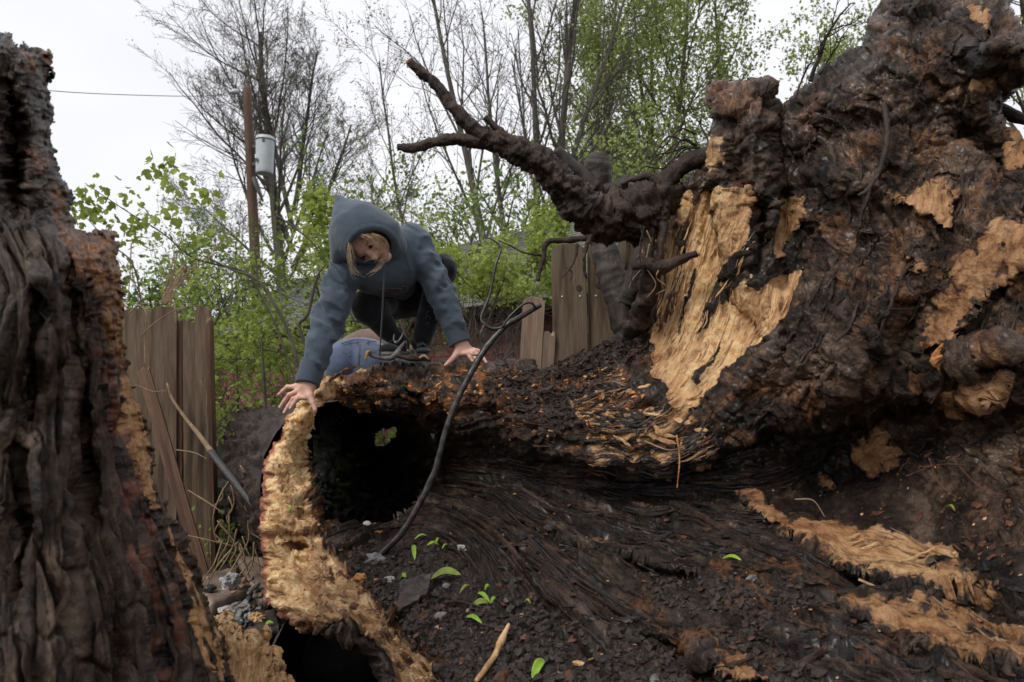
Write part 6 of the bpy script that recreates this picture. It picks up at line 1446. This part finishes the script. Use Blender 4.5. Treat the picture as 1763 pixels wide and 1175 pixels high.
def shoe(heel, toe, ank, w=.042):
    heel, toe, ank = map(np.asarray, (heel, toe, ank)); f_ = toe - heel; f_[2] *= .3; L = np.linalg.norm(f_); f_ /= L; s_ = np.cross(f_, (0, 0, 1.)); s_ /= np.linalg.norm(s_); u_ = np.cross(s_, f_)
    def g(p):
        d = ell(p, heel + f_ * .03 + u_ * .01, (.036, .05, .036), np.stack([s_, f_, u_], 1)); d = smin(d, ell(p, toe - f_ * .045, (w, .062, .030), np.stack([s_, f_, u_], 1)), .03)
        d = smin(d, caps(p, heel + f_ * .045 + u_ * .03, ank, .036, .034), .03); d = smax(d, -((p - heel) @ u_) - .024, .006)
        return d
    lo = np.minimum.reduce([heel, toe, ank]) - .08; hi = np.maximum.reduce([heel, toe, ank]) + .08
    V, q = nets(g, lo, hi, .0045); root_ = part('shoe', V, q, M['shoe'], pe)
    def so(p):
        d = smin(ell(p, heel + f_ * .03 - u_ * .02, (.038, .052, .03), np.stack([s_, f_, u_], 1)), ell(p, toe - f_ * .045 - u_ * .02, (w + .003, .066, .03), np.stack([s_, f_, u_], 1)), .03)
        d = smin(d, caps(p, heel + f_ * .03 - u_ * .02, toe - f_ * .05 - u_ * .02, .035, .035), .01)
        return smax(smax(d, ((p - heel) @ u_) + .016, .004), -((p - heel) @ u_) - .034, .004)
    V2, q2 = nets(so, lo, hi, .0045); part('sole', V2, q2, M['sole'], root_)
    for k in range(5):
        c = toe - f_ * (.075 + .014 * k) + u_ * (.040 + .004 * k); v, q_, t = rtube([c - s_ * .022 - u_ * .012, c + u_ * .004, c + s_ * .022 - u_ * .012], [.0024, .0024], 6, .008); part('lace', v, q_, M['rib'], root_, tris=t)
    c = toe - f_ * .135 + u_ * .055
    for sg in (-1, 1):
        v, q_, t = rtube([c, c + s_ * sg * .02 + u_ * .016, c + s_ * sg * .034 + u_ * .002, c + s_ * sg * .02 - u_ * .006, c + f_ * .004], [.0022, .0022], 6, .006); part('lace', v, q_, M['rib'], root_, tris=t)
        v, q_, t = rtube([c, c + s_ * sg * .014 + f_ * .02 - u_ * .006, c + s_ * sg * .022 + f_ * .04 - u_ * .02], [.0022, .002], 6, .006); part('lace', v, q_, M['rib'], root_, tris=t)
    return V, root_
V1, s1 = shoe(P(695, 600, 3.10), P(662, 603, 2.92), P(676, 574, 3.04))
V2, s2 = shoe(P(722, 596, 3.12), P(730, 611, 2.90), P(727, 578, 3.04))
def swoosh(VV, par, pl, wd):
    c = catmull([(a, b, 0) for a, b in pl], 16); w = np.interp(np.linspace(0, 1, 16), np.linspace(0, 1, len(wd)), wd); pts = np.array([surf(VV, a, b, .0015) for a, b, _ in c])
    for _ in range(3): pts[1:-1] = (pts[:-2] + 2 * pts[1:-1] + pts[2:]) / 4
    T = np.gradient(pts, axis=0); T /= np.linalg.norm(T, axis=1)[:, None]; vw = pts - CAM; vw /= np.linalg.norm(vw, axis=1)[:, None]; s_ = np.cross(T, vw)
    rows = [pts + s_ * w[:, None] * k - vw * z for k, z in ((-1, 0), (-1, .0015), (0, .0022), (1, .0015), (1, 0))]; V = np.array(rows).reshape(-1, 3)
    q = [(a * 16 + i, a * 16 + i + 1, (a + 1) * 16 + i + 1, (a + 1) * 16 + i) for a in range(4) for i in range(15)]; part('logo', V, q, M['logo'], par)
swoosh(V1, s1, [(679,575),(677,584),(681,591),(688,585),(692,578),(695,570)], [.001, .006, .0085, .006, .003, .0006])
swoosh(V2, s2, [(702,604),(699,596),(700,586)], [.004, .006, .001])
# hands
def hand(fingers, thumb, wrist, knk, r=.0092, par=pe, label=None):
    segs = []
    for i, f_ in enumerate(fingers):
        segs.append((f_[0], f_[1], r, r * .93, .004)); segs.append((f_[1], f_[2], r * .93, r * .84, .003)); segs.append((f_[2], f_[3], r * .84, r * .68, .003))
    segs += [(thumb[0], thumb[1], r * 1.5, r * 1.15, .008), (thumb[1], thumb[2], r * 1.12, r * .82, .003)]
    pts = np.array([s_[0] for s_ in segs] + [s_[1] for s_ in segs] + [wrist])
    def g(p):
        d = None
        for i, f_ in enumerate(fingers):
            e = caps(p, wrist + (f_[0] - fingers[1][0]) * .35, f_[0], .019, .0125); d = e if d is None else smin(d, e, .010)
        d = smin(d, caps(p, wrist - (knk - wrist) * .55, wrist, .027, .025), .02)
        d = smin(d, caps(p, wrist, thumb[0], .018, .014), .012)
        for a, b, ra, rb, k in segs: d = smin(d, caps(p, a, b, ra, rb), k)
        for f_ in fingers: d = smin(d, np.linalg.norm(p - f_[1], axis=-1) - r * .99, .004)
        return d
    V, q = nets(g, pts.min(0) - .045, pts.max(0) + .045, .0023); V = relax(V, q, 1); o = part('hand', V, q, M['skin'], par)
    for f_ in list(fingers) + [thumb]:
        c = f_[-1]; dr = f_[-1] - f_[-2]; dr /= np.linalg.norm(dr); vw = c - CAM; vw /= np.linalg.norm(vw); nn = -vw - dr * (-vw @ dr); nn += np.array((0, 0, .8)); nn -= dr * (nn @ dr); nn /= np.linalg.norm(nn); ss = np.cross(dr, nn)
        v, f2 = ICO1; part('fingernail', c - dr * .001 + nn * r * .62 + (v[:, :1] * ss * .0048 + v[:, 1:2] * dr * .0062 + v[:, 2:] * nn * .0012), None, M['nailskin'], o, tris=f2)
def fl(b, m, t, d, arch=.012):
    B, T = P(*b, d[0]), P(*t, d[2]); m1 = P(b[0] * .5 + m[0] * .5, b[1] * .5 + m[1] * .5, d[1]) ; 
    M1 = P(b[0] + (m[0] - b[0]) * .95, b[1] + (m[1] - b[1]) * .95, d[1]) + np.array((0, 0, arch)) ; M2 = P(*(np.array(m) * .45 + np.array(t) * .55), (d[1] + d[2]) / 2) + np.array((0, 0, arch * .55))
    return [B, M1, M2, T]
hand([fl((508, 666), (494, 672), (481, 679.5), (2.70, 2.70, 2.72)), fl((513, 673), (497, 686), (482.5, 701), (2.69, 2.68, 2.69)), fl((519, 680), (504, 693), (489.5, 710.5), (2.685, 2.67, 2.67)), fl((526, 685), (512, 692), (500, 703), (2.68, 2.665, 2.66))],
     [P(533, 681, 2.675), P(538, 693, 2.665), P(542.5, 705.5, 2.66)], P(529, 664, 2.70), P(516, 676, 2.69))
hand([fl((796, 609), (805, 614), (813.5, 622), (2.90, 2.87, 2.86)), fl((802, 606), (813, 614), (823, 625), (2.905, 2.88, 2.86)), fl((807, 603.5), (818, 610), (828, 620), (2.915, 2.89, 2.87)), fl((808, 600), (824, 610), (837, 624.5), (2.93, 2.91, 2.89))],
     [P(786, 610, 2.90), P(776, 621, 2.88), P(767, 629, 2.87)], P(794, 593, 2.92), P(802, 605, 2.91))

# ---------------------------------------------------------------- the second person, bending behind the log
p2 = thing('person', 'person in blue jeans and a brown top squatting behind the log, back turned', 'person', P(620, 690, 3.95))
hc2 = P(616, 628, 3.95)
def jeans(p):
    a, b = hc2 + (-.075, -.02, -.0), hc2 + (.075, -.02, 0)
    d = smin(ell(p, a, (.11, .13, .135)), ell(p, b, (.11, .13, .135)), .025); d = smin(d, ell(p, hc2 + (0, .06, .07), (.15, .12, .09)), .05)
    for s_, c in ((-1, a), (1, b)):
        k = c + np.array((s_ * .12, .42, .02)); d = smin(d, caps(p, c, k, .10, .065), .03); d = smin(d, caps(p, k, c + np.array((s_ * .06, .05, -.26)), .06, .045), .02)
    return d - .003 * fbm(p[..., 0] * 12, p[..., 1] * 12, p[..., 2] * 20, 3, ridged=True)
V, q = nets(jeans, hc2 - (.35, .25, .38), hc2 + (.35, .58, .24), .010); JV = V; jn = part('jeans', V, q, M['jeans'], p2)
deco('seam', [(618, 590), (618, 610), (617, 632)], .0022, 'dkrock', JV, jn); deco('waistband', [(588, 592), (605, 586), (622, 585), (648, 589)], .004, 'jeans', JV, jn)
deco('pocket', [(588, 606), (598, 609), (606, 604)], .002, 'dkrock', JV, jn); deco('pocket', [(628, 604), (636, 609), (646, 606)], .002, 'dkrock', JV, jn)
for x_ in (600, 613, 632): deco('belt_loop', [(x_, 584), (x_, 591)], .004, 'jeans', JV, jn, 4)
def shirt(p):
    d = smin(ell(p, hc2 + (0, .13, .105), (.155, .13, .085)), caps(p, hc2 + (.02, .18, .09), hc2 + (.05, .52, .08), .13, .145), .05)
    for s_ in (-1, 1): d = smin(d, smin(caps(p, hc2 + (.05 + s_ * .15, .52, .1), hc2 + (.05 + s_ * .22, .68, -.08), .05, .045), caps(p, hc2 + (.05 + s_ * .22, .68, -.08), hc2 + (.05 + s_ * .12, .82, -.22), .045, .035), .02), .03)
    return d - .004 * fbm(p[..., 0] * 14, p[..., 1] * 9, p[..., 2] * 14, 3)
V, q = nets(shirt, hc2 - (.4, .05, .35), hc2 + (.45, .95, .32), .012); part('top', V, q, M['shirt'], p2)
V, q = nets(lambda p: smin(ell(p, hc2 + (.06, .72, .06), (.075, .095, .09)), caps(p, hc2 + (.05, .55, .08), hc2 + (.06, .7, .06), .05, .045), .02), hc2 + (-.1, .45, -.1), hc2 + (.2, .88, .2), .008); part('head', V, q, M['skin'], p2)
V, q = nets(lambda p: smax(ell(p, hc2 + (.06, .71, .075), (.085, .1, .095)), -(p - (hc2 + (.06, .78, 0))) @ np.array((0, -.5, 1.)), .01), hc2 + (-.1, .45, -.1), hc2 + (.2, .88, .25), .008); part('hair', V, q, M['hair'], p2)
for s_ in (-1, 1):
    V, q = nets(lambda p: smin(ell(p, hc2 + (s_ * .135, .10, -.28), (.04, .12, .035)), ell(p, hc2 + (s_ * .135, .04, -.25), (.038, .05, .045)), .02), hc2 + (s_ * .135 - .07, -.08, -.36), hc2 + (s_ * .135 + .07, .26, -.16), .008); part('shoe', V, q, M['shoe'], p2)
    c = hc2 + np.array((.05 + s_ * .12, .84, -.24))
    V, q = nets(lambda p: smin(ell(p, c, (.035, .045, .018)), smin(smin(caps(p, c, c + (-.025, .075, -.01), .009, .007), caps(p, c, c + (-.008, .085, -.01), .009, .007), .006), smin(caps(p, c, c + (.01, .083, -.01), .009, .007), smin(caps(p, c, c + (.027, .072, -.01), .008, .006), caps(p, c, c + (-s_ * .05, .03, -.005), .01, .008), .006), .006), .006), .01), c - .11, c + .11, .006); part('hand', V, q, M['skin'], p2)
